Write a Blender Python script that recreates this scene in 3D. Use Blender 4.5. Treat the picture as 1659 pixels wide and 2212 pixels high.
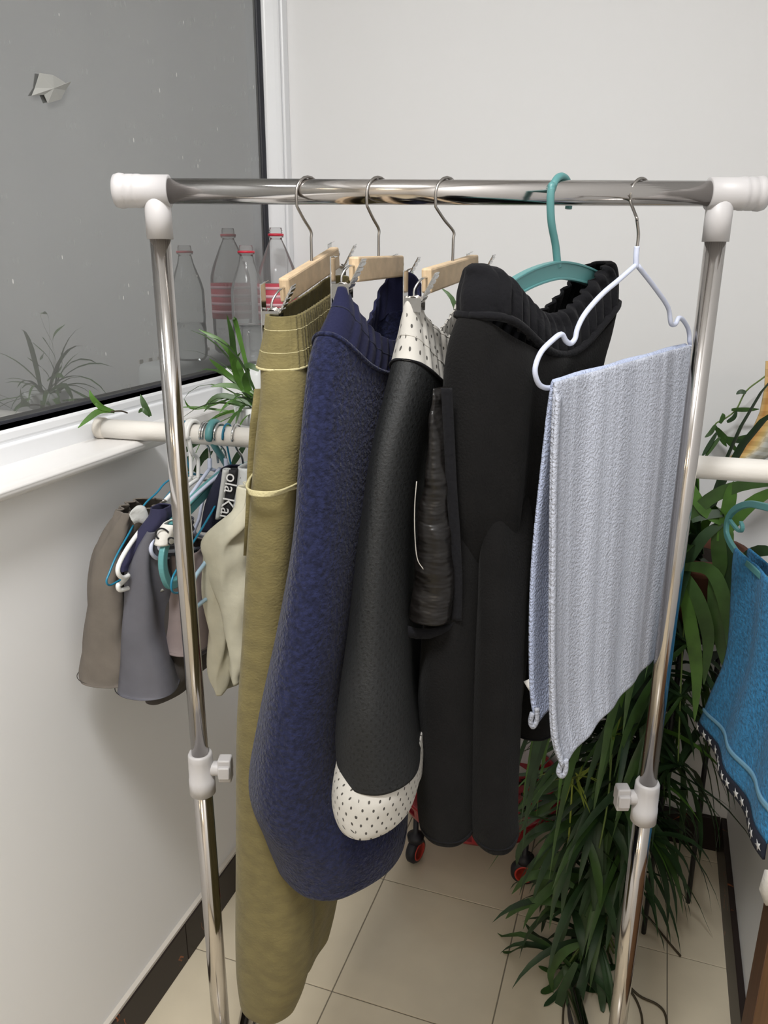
import bpy, math, random
from mathutils import Vector, Matrix
random.seed(7)
for o in list(bpy.data.objects): bpy.data.objects.remove(o)
S = bpy.context.scene
COL = S.collection
PI = math.pi
# ------------------------------------------------------------------ camera
IW, IH, FPX = 1659.0, 2212.0, 1695.8
YAW, PITCH, ROLL = math.radians(18.913), math.radians(17.6185), math.radians(0.26)
CH = 1.314
CP = Vector((0, 0, CH))
R0 = Vector((math.cos(YAW), math.sin(YAW), 0)); F0 = Vector((-math.sin(YAW), math.cos(YAW), 0)); Z0 = Vector((0, 0, 1))
FW = F0*math.cos(PITCH) - Z0*math.sin(PITCH)
UP0 = R0.cross(FW)
RT = R0*math.cos(ROLL) + UP0*math.sin(ROLL)
UP = UP0*math.cos(ROLL) - R0*math.sin(ROLL)
cam = bpy.data.cameras.new('camera'); co = bpy.data.objects.new('camera', cam); COL.objects.link(co)
cam.sensor_fit = 'VERTICAL'; cam.sensor_height = 36; cam.sensor_width = 27; cam.lens = FPX/IH*36; cam.clip_start = 0.02
co.matrix_world = Matrix(((RT.x, UP.x, -FW.x, CP.x), (RT.y, UP.y, -FW.y, CP.y), (RT.z, UP.z, -FW.z, CP.z), (0, 0, 0, 1)))
S.camera = co
# ------------------------------------------------------------------ world, lamps, exposure
S.view_settings.view_transform = 'Standard'; S.view_settings.look = 'None'; S.view_settings.gamma = 1
S.view_settings.use_curve_mapping = False
S.view_settings.exposure = 0.0
w = bpy.data.worlds.new('night'); S.world = w; w.use_nodes = True
w.node_tree.nodes['Background'].inputs[0].default_value = (.5, .55, .6, 1); w.node_tree.nodes['Background'].inputs[1].default_value = .06
def lamp(name, loc, size, power, col):
    l = bpy.data.lights.new(name, 'AREA'); l.shape = 'DISK'; l.size = size; l.energy = power; l.color = col
    o = bpy.data.objects.new(name, l); COL.objects.link(o); o.location = loc; return o
lamp('ceiling_lamp', (-.25, -.02, 2.36), .36, 29.0, (1, .997, .992))
lamp('ceiling_lamp', (-.25, -1.6, 2.36), .36, 9.0, (1, .82, .58))

# ------------------------------------------------------------------ picture <-> room
def ray(px, py): return (FW*FPX + RT*(px-IW/2) + UP*(IH/2-py))
def onv(px, py, v):                     # point of the sight line at horizontal distance v
    d = ray(px, py); return CP + d*(v/d.dot(F0))
def on(px, py, ax, val):
    d = ray(px, py); return CP + d*((val-CP[ax])/d[ax])
def onp(px, py, A, B):                  # on the vertical plane through A and B
    n = (B-A).cross(Z0); d = ray(px, py); return CP + d*((A-CP).dot(n)/d.dot(n))
def W(u, v, z): return R0*u + F0*v + Z0*z
def dep(p): return (p-CP).dot(FW)
# ------------------------------------------------------------------ materials
MATS = {}
def mat(name, col, rough=.6, metal=0., noise=0., nscale=40., bump=0., bscale=300., sheen=0., spec=.5, bdist=.0015, col2=None, trans=0., stretch=None, ctype='NOISE'):
    m = bpy.data.materials.new(name); m.use_nodes = True; MATS[name] = m
    nt = m.node_tree; N = nt.nodes; L = nt.links; b = N['Principled BSDF']
    b.inputs['Base Color'].default_value = (*col, 1); b.inputs['Roughness'].default_value = rough; b.inputs['Metallic'].default_value = metal
    b.inputs['Specular IOR Level'].default_value = spec
    if sheen: b.inputs['Sheen Weight'].default_value = sheen; b.inputs['Sheen Roughness'].default_value = .5
    if trans: b.inputs['Transmission Weight'].default_value = trans
    tc = N.new('ShaderNodeTexCoord'); mp = N.new('ShaderNodeMapping'); L.new(tc.outputs['Object'], mp.inputs['Vector'])
    if stretch: mp.inputs['Scale'].default_value = stretch
    if noise:
        t = N.new('ShaderNodeTexNoise'); t.inputs['Scale'].default_value = nscale; t.inputs['Detail'].default_value = 5; L.new(mp.outputs[0], t.inputs['Vector'])
        mx = N.new('ShaderNodeMix'); mx.data_type = 'RGBA'
        c2 = col2 or tuple(c*(1-noise) for c in col)
        mx.inputs[6].default_value = (*col, 1); mx.inputs[7].default_value = (*c2, 1)
        r = N.new('ShaderNodeMapRange'); r.inputs[1].default_value = .35; r.inputs[2].default_value = .65; L.new(t.outputs[0], r.inputs[0])
        L.new(r.outputs[0], mx.inputs[0]); L.new(mx.outputs[2], b.inputs['Base Color'])
    if bump:
        if ctype == 'VORONOI':
            t2 = N.new('ShaderNodeTexVoronoi'); t2.inputs['Scale'].default_value = bscale
        else:
            t2 = N.new('ShaderNodeTexNoise'); t2.inputs['Scale'].default_value = bscale; t2.inputs['Detail'].default_value = 3
        L.new(mp.outputs[0], t2.inputs['Vector'])
        bp = N.new('ShaderNodeBump'); bp.inputs['Strength'].default_value = bump; bp.inputs['Distance'].default_value = bdist
        L.new(t2.outputs[0], bp.inputs['Height']); L.new(bp.outputs[0], b.inputs['Normal'])
    return m
def dots(m, a, bb, thr, dark):          # staggered punched holes, laid out in the fabric's own UV metres
    nt = m.node_tree; N = nt.nodes; L = nt.links; b = N['Principled BSDF']
    uv = N.new('ShaderNodeUVMap'); sp = N.new('ShaderNodeSeparateXYZ'); L.new(uv.outputs[0], sp.inputs[0])
    def mth(op, x, y=None):
        n = N.new('ShaderNodeMath'); n.operation = op
        for i, q in enumerate((x, y)):
            if q is None: continue
            if isinstance(q, (int, float)): n.inputs[i].default_value = q
            else: L.new(q, n.inputs[i])
        return n.outputs[0]
    cx = mth('COSINE', mth('MULTIPLY', sp.outputs[0], PI/a)); cy = mth('COSINE', mth('MULTIPLY', sp.outputs[1], PI/bb))
    h = mth('GREATER_THAN', mth('MULTIPLY', cx, cy), thr)
    mx = N.new('ShaderNodeMix'); mx.data_type = 'RGBA'
    src = b.inputs['Base Color'].links[0].from_socket if b.inputs['Base Color'].links else None
    if src: L.new(src, mx.inputs[6])
    else: mx.inputs[6].default_value = b.inputs['Base Color'].default_value
    mx.inputs[7].default_value = (*dark, 1); L.new(h, mx.inputs[0]); L.new(mx.outputs[2], b.inputs['Base Color'])
    return m
M = {}
M['wall'] = mat('wall_paint', (.84, .838, .84), .75, bump=.04, bscale=60)
M['ceil'] = mat('ceiling_paint', (.88, .88, .88), .8)
M['tile'] = mat('floor_tile', (.74, .655, .495), .20, noise=.08, nscale=9)
M['grout'] = mat('tile_grout', (.25, .22, .17), .8)
M['pvc'] = mat('white_window_plastic', (.83, .84, .86), .3)
M['gasket'] = mat('black_rubber', (.012, .013, .02), .5)
M['sill'] = mat('white_sill_stone', (.80, .78, .76), .22, noise=.05, nscale=6)
M['caulk'] = mat('caulk', (.62, .58, .52), .7)
M['plast'] = mat('white_plastic', (.49, .475, .475), .45)
M['pipe'] = mat('painted_pipe', (.74, .71, .66), .45, bump=.25, bscale=220, stretch=(.5, 1, 1))
M['steel'] = mat('polished_steel', (.50, .475, .455), .13, 1.0)
M['chrome'] = mat('chrome_wire', (.62, .62, .62), .15, 1.0)
M['wire'] = mat('steel_wire', (.34, .32, .30), .28, 1.0)
M['wood'] = mat('pale_wood', (.62, .46, .29), .55, noise=.25, nscale=60, stretch=(6, .7, 1))
M['rubber'] = mat('black_pad', (.015, .015, .015), .7)
M['teal'] = mat('teal_plastic', (.085, .24, .24), .38)
M['teal2'] = mat('bright_teal_plastic', (.10, .30, .31), .38)
M['lav'] = mat('lavender_coating', (.56, .60, .74), .35)
M['skyblue'] = mat('pale_blue_coating', (.42, .60, .74), .35)
M['bluewire'] = mat('blue_coating', (.012, .18, .30), .35)
M['whitew'] = mat('white_hanger_plastic', (.80, .80, .78), .35)
M['olive'] = mat('olive_cotton', (.165, .135, .050), .9, noise=.22, nscale=50, bump=.5, bscale=260, sheen=.05, stretch=(1, 1, 1.6))
M['olivethread'] = mat('olive_thread', (.45, .40, .22), .9, bump=.6, bscale=500)
M['navy'] = mat('navy_fleece', (.0155, .0195, .060), .95, noise=.55, nscale=190, bump=1.0, bscale=230, sheen=.10, spec=.2, bdist=.003)
M['navyrib'] = mat('navy_rib', (.012, .0135, .043), .9, bump=.4, bscale=400, sheen=.06, spec=.2)
M['navyin'] = mat('navy_pocket', (.010, .012, .030), .95, bump=.5, bscale=400)
M['blackmesh'] = dots(mat('black_mesh', (.0075, .0082, .0085), .62, bump=.5, bscale=420, spec=.35), .004, .005, .62, (.002, .002, .002))
M['whitemesh'] = dots(mat('white_mesh', (.50, .48, .44), .7, bump=.25, bscale=160, noise=.1, nscale=30), .0052, .0085, .80, (.05, .045, .04))
M['black'] = mat('black_fleece', (.0050, .0047, .0047), .95, noise=.3, nscale=30, bump=.6, bscale=420, sheen=.02, spec=.2)
M['blackrib'] = mat('black_rib', (.0050, .0050, .0065), .95, bump=.9, bscale=180, sheen=.03, spec=.2)
M['satin'] = mat('black_satin', (.007, .006, .0056), .33, bump=1.0, bscale=15, spec=.32, bdist=.012, stretch=(1, 1, 3))
M['towel'] = mat('pale_blue_terry', (.52, .55, .64), .95, noise=.10, nscale=300, bump=1.0, bscale=330, sheen=.05, bdist=.003)
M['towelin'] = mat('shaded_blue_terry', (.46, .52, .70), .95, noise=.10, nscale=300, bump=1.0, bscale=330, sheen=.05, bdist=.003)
M['bluetowel'] = mat('bright_blue_terry', (.035, .25, .52), .95, noise=.45, nscale=170, bump=1.0, bscale=230, sheen=.05, bdist=.003)
M['bluestripe'] = mat('pale_stripe', (.16, .34, .48), .9)
M['trimnavy'] = mat('navy_trim', (.010, .013, .026), .9)
M['star'] = mat('white_star', (.62, .62, .62), .9)
M['whitecloth'] = mat('white_cotton', (.70, .68, .64), .9, bump=.4, bscale=250)
M['greycloth'] = mat('pale_grey_cloth', (.50, .51, .50), .9, bump=.4, bscale=250)
M['brown'] = mat('grey_brown_jersey', (.150, .130, .110), .9, noise=.2, nscale=25, bump=.4, bscale=90)
M['brownin'] = mat('dark_brown_lining', (.055, .048, .044), .95, bump=.4, bscale=90)
M['slate'] = mat('slate_satin', (.105, .105, .125), .6, noise=.15, nscale=30, bump=.3, bscale=60)
M['navyband'] = mat('navy_jersey', (.022, .022, .060), .9, bump=.4, bscale=120)
M['mauve'] = mat('mauve_jersey', (.235, .19, .185), .9, noise=.12, nscale=40, bump=.35, bscale=90)
M['cream'] = mat('cream_rag', (.56, .53, .41), .9, noise=.15, nscale=30, bump=.6, bscale=70)
M['print'] = mat('black_print', (.01, .01, .012), .8)
M['white'] = mat('white_print', (.75, .75, .75), .8)
M['leaf'] = mat('leaf_green', (.085, .20, .028), .42, noise=.35, nscale=30)
M['leaf2'] = mat('leaf_mid_green', (.050, .115, .024), .45, noise=.4, nscale=25)
M['leafd'] = mat('leaf_dark_green', (.028, .070, .022), .5, noise=.4, nscale=25)
M['leafp'] = mat('leaf_pale_midrib', (.22, .34, .10), .5)
M['leafy'] = mat('leaf_yellow_green', (.26, .32, .045), .5)
M['stem'] = mat('plant_stem', (.13, .20, .05), .6)
M['dry'] = mat('dry_stem', (.06, .045, .025), .8)
M['pot'] = mat('terracotta', (.16, .06, .035), .8, bump=.2, bscale=60)
M['potd'] = mat('dark_pot', (.02, .02, .022), .5)
M['soil'] = mat('soil', (.03, .02, .014), .95, bump=1, bscale=90)
M['red'] = mat('red_enamel', (.30, .010, .018), .28)
M['redring'] = mat('red_wheel_ring', (.62, .05, .035), .4)
M['brownwood'] = mat('brown_wood', (.30, .15, .065), .5, noise=.3, nscale=20, stretch=(6, 6, .5))
M['browndark'] = mat('dark_wood_edge', (.12, .055, .028), .5, noise=.3, nscale=20, stretch=(6, 6, .5))
M['basket'] = mat('white_basket_plastic', (.74, .75, .74), .4)
M['label'] = mat('pink_label', (.55, .07, .10), .45)
M['labelw'] = mat('pink_label_print', (.75, .45, .5), .45)
M['capring'] = mat('red_neck_ring', (.62, .03, .06), .4)
M['water'] = mat('water', (.95, .97, .97), .02, trans=1.0); M['water'].node_tree.nodes['Principled BSDF'].inputs['IOR'].default_value = 1.33
M['thread'] = mat('pale_thread', (.42, .40, .36), .8)
M['pane_reflection'] = mat('painted_reflection', (.36, .36, .34), .8)

def marble():
    m = mat('black_marble', (.022, .015, .013), .18); nt = m.node_tree; N = nt.nodes; L = nt.links; b = N['Principled BSDF']
    tc = N.new('ShaderNodeTexCoord'); n1 = N.new('ShaderNodeTexNoise'); n1.inputs['Scale'].default_value = 7; n1.inputs['Detail'].default_value = 6; n1.inputs['Distortion'].default_value = 1.2
    L.new(tc.outputs['Object'], n1.inputs[0]); r = N.new('ShaderNodeValToRGB')
    e = r.color_ramp.elements; e[0].position = .492; e[0].color = (0, 0, 0, 1); e[1].position = .50; e[1].color = (1, 1, 1, 1)
    q = e.new(.508); q.color = (0, 0, 0, 1)
    L.new(n1.outputs[0], r.inputs[0]); n2 = N.new('ShaderNodeTexNoise'); n2.inputs['Scale'].default_value = 5; L.new(tc.outputs['Object'], n2.inputs[0])
    g = N.new('ShaderNodeMath'); g.operation = 'GREATER_THAN'; g.inputs[1].default_value = .55; L.new(n2.outputs[0], g.inputs[0])
    k = N.new('ShaderNodeMath'); k.operation = 'MULTIPLY'; L.new(g.outputs[0], k.inputs[0]); L.new(r.outputs[0], k.inputs[1])
    mx = N.new('ShaderNodeMix'); mx.data_type = 'RGBA'; mx.inputs[6].default_value = (.022, .015, .013, 1); mx.inputs[7].default_value = (.35, .10, .03, 1)
    L.new(k.outputs[0], mx.inputs[0]); L.new(mx.outputs[2], b.inputs['Base Color']); return m
M['marble'] = marble(); M['marble'].node_tree.nodes['Principled BSDF'].inputs['Roughness'].default_value = .4; M['marble'].node_tree.nodes['Principled BSDF'].inputs['Specular IOR Level'].default_value = .25
def glasspane():                         # one dusty pane: mirror-like at a slant, clear to the night behind, with specks of dirt
    m = bpy.data.materials.new('dusty_window_glass'); m.use_nodes = True; nt = m.node_tree; N = nt.nodes; L = nt.links; N.clear()
    out = N.new('ShaderNodeOutputMaterial'); gl = N.new('ShaderNodeBsdfGlossy'); gl.inputs['Roughness'].default_value = .012; gl.inputs['Color'].default_value = (.93, .96, .98, 1)
    tr = N.new('ShaderNodeBsdfTransparent'); tr.inputs[0].default_value = (.80, .84, .85, 1); df = N.new('ShaderNodeBsdfDiffuse'); df.inputs[0].default_value = (.62, .62, .60, 1)
    fr = N.new('ShaderNodeFresnel'); fr.inputs['IOR'].default_value = 3.7
    m1 = N.new('ShaderNodeMixShader'); L.new(fr.outputs[0], m1.inputs[0]); L.new(tr.outputs[0], m1.inputs[1]); L.new(gl.outputs[0], m1.inputs[2])
    tc = N.new('ShaderNodeTexCoord'); mp = N.new('ShaderNodeMapping'); mp.inputs['Scale'].default_value = (1, 1, .38); L.new(tc.outputs['Object'], mp.inputs[0])
    v = N.new('ShaderNodeTexVoronoi'); v.inputs['Scale'].default_value = 58; L.new(mp.outputs[0], v.inputs['Vector'])
    lt = N.new('ShaderNodeMath'); lt.operation = 'LESS_THAN'; lt.inputs[1].default_value = .10; L.new(v.outputs['Distance'], lt.inputs[0])
    rgb = N.new('ShaderNodeSeparateColor'); L.new(v.outputs['Color'], rgb.inputs[0])
    gt = N.new('ShaderNodeMath'); gt.operation = 'GREATER_THAN'; gt.inputs[1].default_value = .72; L.new(rgb.outputs[0], gt.inputs[0])
    sp = N.new('ShaderNodeMath'); sp.operation = 'MULTIPLY'; L.new(lt.outputs[0], sp.inputs[0]); L.new(gt.outputs[0], sp.inputs[1])
    n = N.new('ShaderNodeTexNoise'); n.inputs['Scale'].default_value = 2.5; n.inputs['Detail'].default_value = 8; L.new(tc.outputs['Object'], n.inputs[0])
    mr = N.new('ShaderNodeMapRange'); mr.inputs[1].default_value = .3; mr.inputs[2].default_value = .7; mr.inputs[3].default_value = .17; mr.inputs[4].default_value = .25; L.new(n.outputs[0], mr.inputs[0])
    s2 = N.new('ShaderNodeMath'); s2.operation = 'MULTIPLY'; s2.inputs[1].default_value = .9; L.new(sp.outputs[0], s2.inputs[0])
    ad = N.new('ShaderNodeMath'); ad.operation = 'ADD'; ad.use_clamp = True; L.new(s2.outputs[0], ad.inputs[0]); L.new(mr.outputs[0], ad.inputs[1])
    m2 = N.new('ShaderNodeMixShader'); L.new(ad.outputs[0], m2.inputs[0]); L.new(m1.outputs[0], m2.inputs[1]); L.new(df.outputs[0], m2.inputs[2])
    L.new(m2.outputs[0], out.inputs[0]); return m
M['pane'] = glasspane()
def petmat():                            # thin clear plastic: see-through, with rim reflection
    m = bpy.data.materials.new('clear_bottle_plastic'); m.use_nodes = True; nt = m.node_tree; N = nt.nodes; L = nt.links; N.clear()
    out = N.new('ShaderNodeOutputMaterial'); gl = N.new('ShaderNodeBsdfGlossy'); gl.inputs['Roughness'].default_value = .06
    tr = N.new('ShaderNodeBsdfTransparent'); tr.inputs[0].default_value = (.90, .91, .91, 1)
    fr = N.new('ShaderNodeLayerWeight'); fr.inputs['Blend'].default_value = .14
    m1 = N.new('ShaderNodeMixShader'); L.new(fr.outputs['Fresnel'], m1.inputs[0]); L.new(tr.outputs[0], m1.inputs[1]); L.new(gl.outputs[0], m1.inputs[2])
    df = N.new('ShaderNodeBsdfDiffuse'); df.inputs[0].default_value = (.7, .7, .7, 1)
    m2 = N.new('ShaderNodeMixShader'); m2.inputs[0].default_value = .14; L.new(m1.outputs[0], m2.inputs[1]); L.new(df.outputs[0], m2.inputs[2])
    L.new(m2.outputs[0], out.inputs[0]); return m
M['pet'] = petmat()
def terrystripes(m):                     # woven stripes of longer and shorter pile along the towel, in its UV metres
    nt = m.node_tree; N = nt.nodes; L = nt.links; b = N['Principled BSDF']
    uv = N.new('ShaderNodeUVMap'); sp = N.new('ShaderNodeSeparateXYZ'); L.new(uv.outputs[0], sp.inputs[0])
    a = N.new('ShaderNodeTexNoise'); a.noise_dimensions = '1D'; a.inputs['Scale'].default_value = 34; a.inputs['Detail'].default_value = 1.5; L.new(sp.outputs[0], a.inputs['W'])
    r = N.new('ShaderNodeMapRange'); r.inputs[1].default_value = .42; r.inputs[2].default_value = .6; L.new(a.outputs[0], r.inputs[0])
    mx = N.new('ShaderNodeMix'); mx.data_type = 'RGBA'; mx.inputs[7].default_value = (.37, .39, .455, 1)
    L.new(b.inputs['Base Color'].links[0].from_socket, mx.inputs[6]); L.new(r.outputs[0], mx.inputs[0]); L.new(mx.outputs[2], b.inputs['Base Color'])
terrystripes(M['towel'])
def plaid():
    m = mat('orange_plaid', (.6, .6, .5), .6); nt = m.node_tree; N = nt.nodes; L = nt.links; b = N['Principled BSDF']
    uv = N.new('ShaderNodeUVMap'); sp = N.new('ShaderNodeSeparateXYZ'); L.new(uv.outputs[0], sp.inputs[0])
    r = N.new('ShaderNodeValToRGB'); L.new(sp.outputs[0], r.inputs[0]); e = r.color_ramp.elements
    e[0].color = (.62, .42, .18, 1); e[0].position = 0; e[1].color = (.60, .60, .55, 1); e[1].position = .55
    q = e.new(.12); q.color = (.60, .30, .08, 1); q = e.new(.36); q.color = (.72, .52, .20, 1)
    ck = N.new('ShaderNodeTexChecker'); ck.inputs['Scale'].default_value = 1; mp = N.new('ShaderNodeMapping'); mp.inputs['Scale'].default_value = (2.2, 24, 1); L.new(uv.outputs[0], mp.inputs[0]); L.new(mp.outputs[0], ck.inputs[0])
    mx = N.new('ShaderNodeMix'); mx.data_type = 'RGBA'; mx.blend_type = 'MULTIPLY'; L.new(r.outputs[0], mx.inputs[6]); mx.inputs[7].default_value = (.80, .77, .70, 1); L.new(ck.outputs[1], mx.inputs[0])
    L.new(mx.outputs[2], b.inputs['Base Color']); return m
M['plaid'] = plaid()

# ------------------------------------------------------------------ building helpers
class MB:
    def __init__(s): s.v = []; s.f = []; s.uv = []; s.flat = []
    def add(s, vs, fs, uvs=None, flat=False):
        o = len(s.v); s.v += [Vector(p) for p in vs]
        for i, f in enumerate(fs):
            s.f.append([o+k for k in f]); s.uv.append(uvs[i] if uvs else None); s.flat.append(flat)
        return s
    def grid(s, rows, closed=False, uvs=None, cap0=False, cap1=False):
        n = len(rows[0]); vs = [p for r in rows for p in r]; fs = []; fu = []
        U = []
        if uvs is None:
            vv = 0
            for i, r in enumerate(rows):
                if i: vv += (Vector(r[n//4])-Vector(rows[i-1][n//4])).length
                uu = 0; L = []
                for j in range(n):
                    if j: uu += (Vector(r[j])-Vector(r[j-1])).length
                    L.append((uu, vv))
                L.append((uu+(Vector(r[0])-Vector(r[-1])).length, vv)); U.append(L)
        else: U = uvs
        m = n if closed else n-1
        for i in range(len(rows)-1):
            for j in range(m):
                k = (j+1) % n
                fs.append((i*n+j, i*n+k, (i+1)*n+k, (i+1)*n+j))
                fu.append((U[i][j], U[i][j+1], U[i+1][j+1], U[i+1][j]))
        if cap0: fs.append(tuple(range(n-1, -1, -1))); fu.append(None)
        if cap1: fs.append(tuple((len(rows)-1)*n+j for j in range(n))); fu.append(None)
        return s.add(vs, fs, fu)
    def tube(s, pts, r, seg=10, cap=True, rr=None, flatx=1.0, ref=None):
        pts = [Vector(p) for p in pts]; rows = []; n = len(pts)
        t0 = (pts[1]-pts[0]).normalized(); a = Vector(ref) if ref else (Vector((0, 0, 1)) if abs(t0.z) < .9 else Vector((1, 0, 0)))
        x = (a - t0*a.dot(t0)).normalized()
        for i, p in enumerate(pts):
            t = (pts[min(i+1, n-1)]-pts[max(i-1, 0)]).normalized()
            x = (x - t*x.dot(t)).normalized(); y = t.cross(x); q = rr[i] if rr else r
            rows.append([p + x*(math.cos(2*PI*k/seg)*q*flatx) + y*(math.sin(2*PI*k/seg)*q) for k in range(seg)])
        return s.grid(rows, True, cap0=cap, cap1=cap)
    def bar(s, pts, hw, hh, side):       # rectangular section swept along pts; side = unit vector of the width
        rows = []; n = len(pts); pts = [Vector(p) for p in pts]
        for i, p in enumerate(pts):
            t = (pts[min(i+1, n-1)]-pts[max(i-1, 0)]).normalized(); sd = Vector(side); sd = (sd-t*sd.dot(t)).normalized(); up = t.cross(sd)
            h = hh[i] if isinstance(hh, list) else hh
            rows.append([p+sd*hw+up*h, p-sd*hw+up*h, p-sd*hw-up*h, p+sd*hw-up*h])
        return s.grid(rows, True, cap0=True, cap1=True)
    def lathe(s, prof, c, axis=(0, 0, 1), seg=24, flute=None):
        a = Vector(axis).normalized(); x = (Vector((1, 0, 0)) if abs(a.x) < .9 else Vector((0, 1, 0))); x = (x-a*x.dot(a)).normalized(); y = a.cross(x); rows = []
        for r, h in prof:
            rows.append([Vector(c)+a*h+(x*math.cos(2*PI*k/seg)+y*math.sin(2*PI*k/seg))*(r*(flute(k, h) if flute else 1)) for k in range(seg)])
        return s.grid(rows, True, cap0=True, cap1=True)
    def box(s, c, x, y, z):              # x,y,z half-axis vectors
        c, x, y, z = map(Vector, (c, x, y, z)); vs = [c+x*i+y*j+z*k for i in (-1, 1) for j in (-1, 1) for k in (-1, 1)]
        fs = [(0, 1, 3, 2), (4, 6, 7, 5), (0, 4, 5, 1), (2, 3, 7, 6), (0, 2, 6, 4), (1, 5, 7, 3)]
        return s.add(vs, fs)
    def build(s, name, m, parent=None, smooth=True, bevel=0, solid=0, sub=0, off=0):
        base = ROOT(parent) if parent else Vector((0, 0, 0))
        if not parent:
            base = sum(s.v, Vector())/len(s.v); base.z = min(p.z for p in s.v)
        me = bpy.data.meshes.new(name); me.from_pydata([p-base for p in s.v], [], s.f)
        if any(s.uv):
            ul = me.uv_layers.new(name='UVMap'); k = 0
            for f, u in zip(me.polygons, s.uv):
                for j in range(f.loop_total):
                    if u: ul.data[f.loop_start+j].uv = u[j]
        me.materials.append(m); me.polygons.foreach_set('use_smooth', [smooth]*len(me.polygons)); me.update()
        o = bpy.data.objects.new(name, me); COL.objects.link(o)
        if parent: o.parent = parent
        else: o.location = base
        if bevel:
            b = o.modifiers.new('bevel', 'BEVEL'); b.width = bevel; b.segments = 2; b.limit_method = 'ANGLE'
            if smooth: me.set_sharp_from_angle(angle=.9)
        if solid:
            d = o.modifiers.new('solid', 'SOLIDIFY'); d.thickness = solid; d.offset = off
        if sub:
            d = o.modifiers.new('sub', 'SUBSURF'); d.levels = sub; d.render_levels = sub
        return o
def ROOT(o):
    while o.parent: o = o.parent
    return o.location.copy()
def thing(name, label, cat, loc, group=None):
    o = bpy.data.objects.new(name, None); COL.objects.link(o); o.location = loc; o['label'] = label; o['category'] = cat
    o.empty_display_size = .05
    if group: o['group'] = group
    return o
def tag(o, label, cat, group=None):
    o['label'] = label; o['category'] = cat
    if group: o['group'] = group
    return o
def struct(o): o['kind'] = 'structure'; return o
def smooth(pts, k=6):                    # Catmull-Rom through pts
    pts = [Vector(p) for p in pts]; out = []
    for i in range(len(pts)-1):
        p0 = pts[max(i-1, 0)]; p1 = pts[i]; p2 = pts[i+1]; p3 = pts[min(i+2, len(pts)-1)]
        for j in range(k):
            t = j/k; out.append(.5*((2*p1)+(p2-p0)*t+(2*p0-5*p1+4*p2-p3)*t*t+(3*p1-p0-3*p2+p3)*t*t*t))
    out.append(pts[-1]); return out
def axbox(x0, x1, y0, y1, z0, z1):
    return MB().box(((x0+x1)/2, (y0+y1)/2, (z0+z1)/2), ((x1-x0)/2, 0, 0), (0, (y1-y0)/2, 0), (0, 0, (z1-z0)/2))

# ------------------------------------------------------------------ setting
XL, XR, YB, YF, ZC = -.765, .262, 1.70, -2.2, 2.4
SZ = on(0, 1056, 0, -.72).z              # top of the sill
GX = -.845                               # glass plane
zg = on(250, 851, 0, GX).z               # bottom edge of the glass
fl = struct(axbox(XL-.2, XR+.2, YF-.1, YB+.1, -.06, -.0015).build('floor', M['grout'], smooth=False))
tx = [-.459+.3*i for i in range(-2, 4)]; ty = [1.349+.3*j for j in range(-13, 3)]
for i in range(len(tx)-1):
    for j in range(len(ty)-1):
        x0, x1 = max(tx[i], XL), min(tx[i+1], XR); y0, y1 = max(ty[j], YF), min(ty[j+1], YB)
        if x1-x0 < .01 or y1-y0 < .01: continue
        axbox(x0+.0011, x1-.0011, y0+.0011, y1-.0011, -.010, random.uniform(-.0002, .0003)).build('tile', M['tile'], fl, smooth=False, bevel=.0008)
struct(axbox(XL-.14, XR+.1, YB, YB+.1, 0, ZC).build('wall_back', M['wall'], smooth=False))
struct(axbox(XR, XR+.1, YF, YB, 0, ZC).build('wall_right', M['wall'], smooth=False))
struct(axbox(XL-.14, XL, YF, YB, 0, SZ-.0205).build('wall_left', M['wall'], smooth=False))
struct(axbox(XL-.14, XR+.1, YF-.1, YF, 0, ZC).build('wall_front', M['wall'], smooth=False))
struct(axbox(XL-.14, XR+.1, YF-.1, YB+.1, ZC, ZC+.08).build('ceiling', M['ceil'], smooth=False))
WT = 2.25
struct(axbox(XL-.14, XL, YF, YB, WT, ZC).build('wall_left', M['wall'], smooth=False))
# baseboards
def baseboard(name, x0, x1, face):
    b = bpy.data.objects.new(name, None); COL.objects.link(b); b.location = ((x0+x1)/2, .5, 0); struct(b)
    y = YF
    edges = [YF, -1.0, -.2, .45, 1.02, YB]
    for a, c in zip(edges[:-1], edges[1:]):
        axbox(x0, x1, a+.0008, c-.0008, 0, .088).build('panel', M['marble'], b, bevel=.001, smooth=False)
    if face > 0: axbox(x0, x1-.003, YF, YB, .088, .094).build('caulk_bead', M['caulk'], b, smooth=False)
    return b
baseboard('baseboard_left', XL, XL+.012, 1)
baseboard('baseboard_right', XR-.012, XR, -1)
b = bpy.data.objects.new('baseboard_back', None); COL.objects.link(b); b.location = (-.25, YB, 0); struct(b)
for a, c in zip([XL+.013, -.35, .05], [-.35, .05, XR-.013]): axbox(a+.0008, c-.0008, YB-.012, YB, 0, .088).build('panel', M['marble'], b, smooth=False, bevel=.001)
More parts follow.
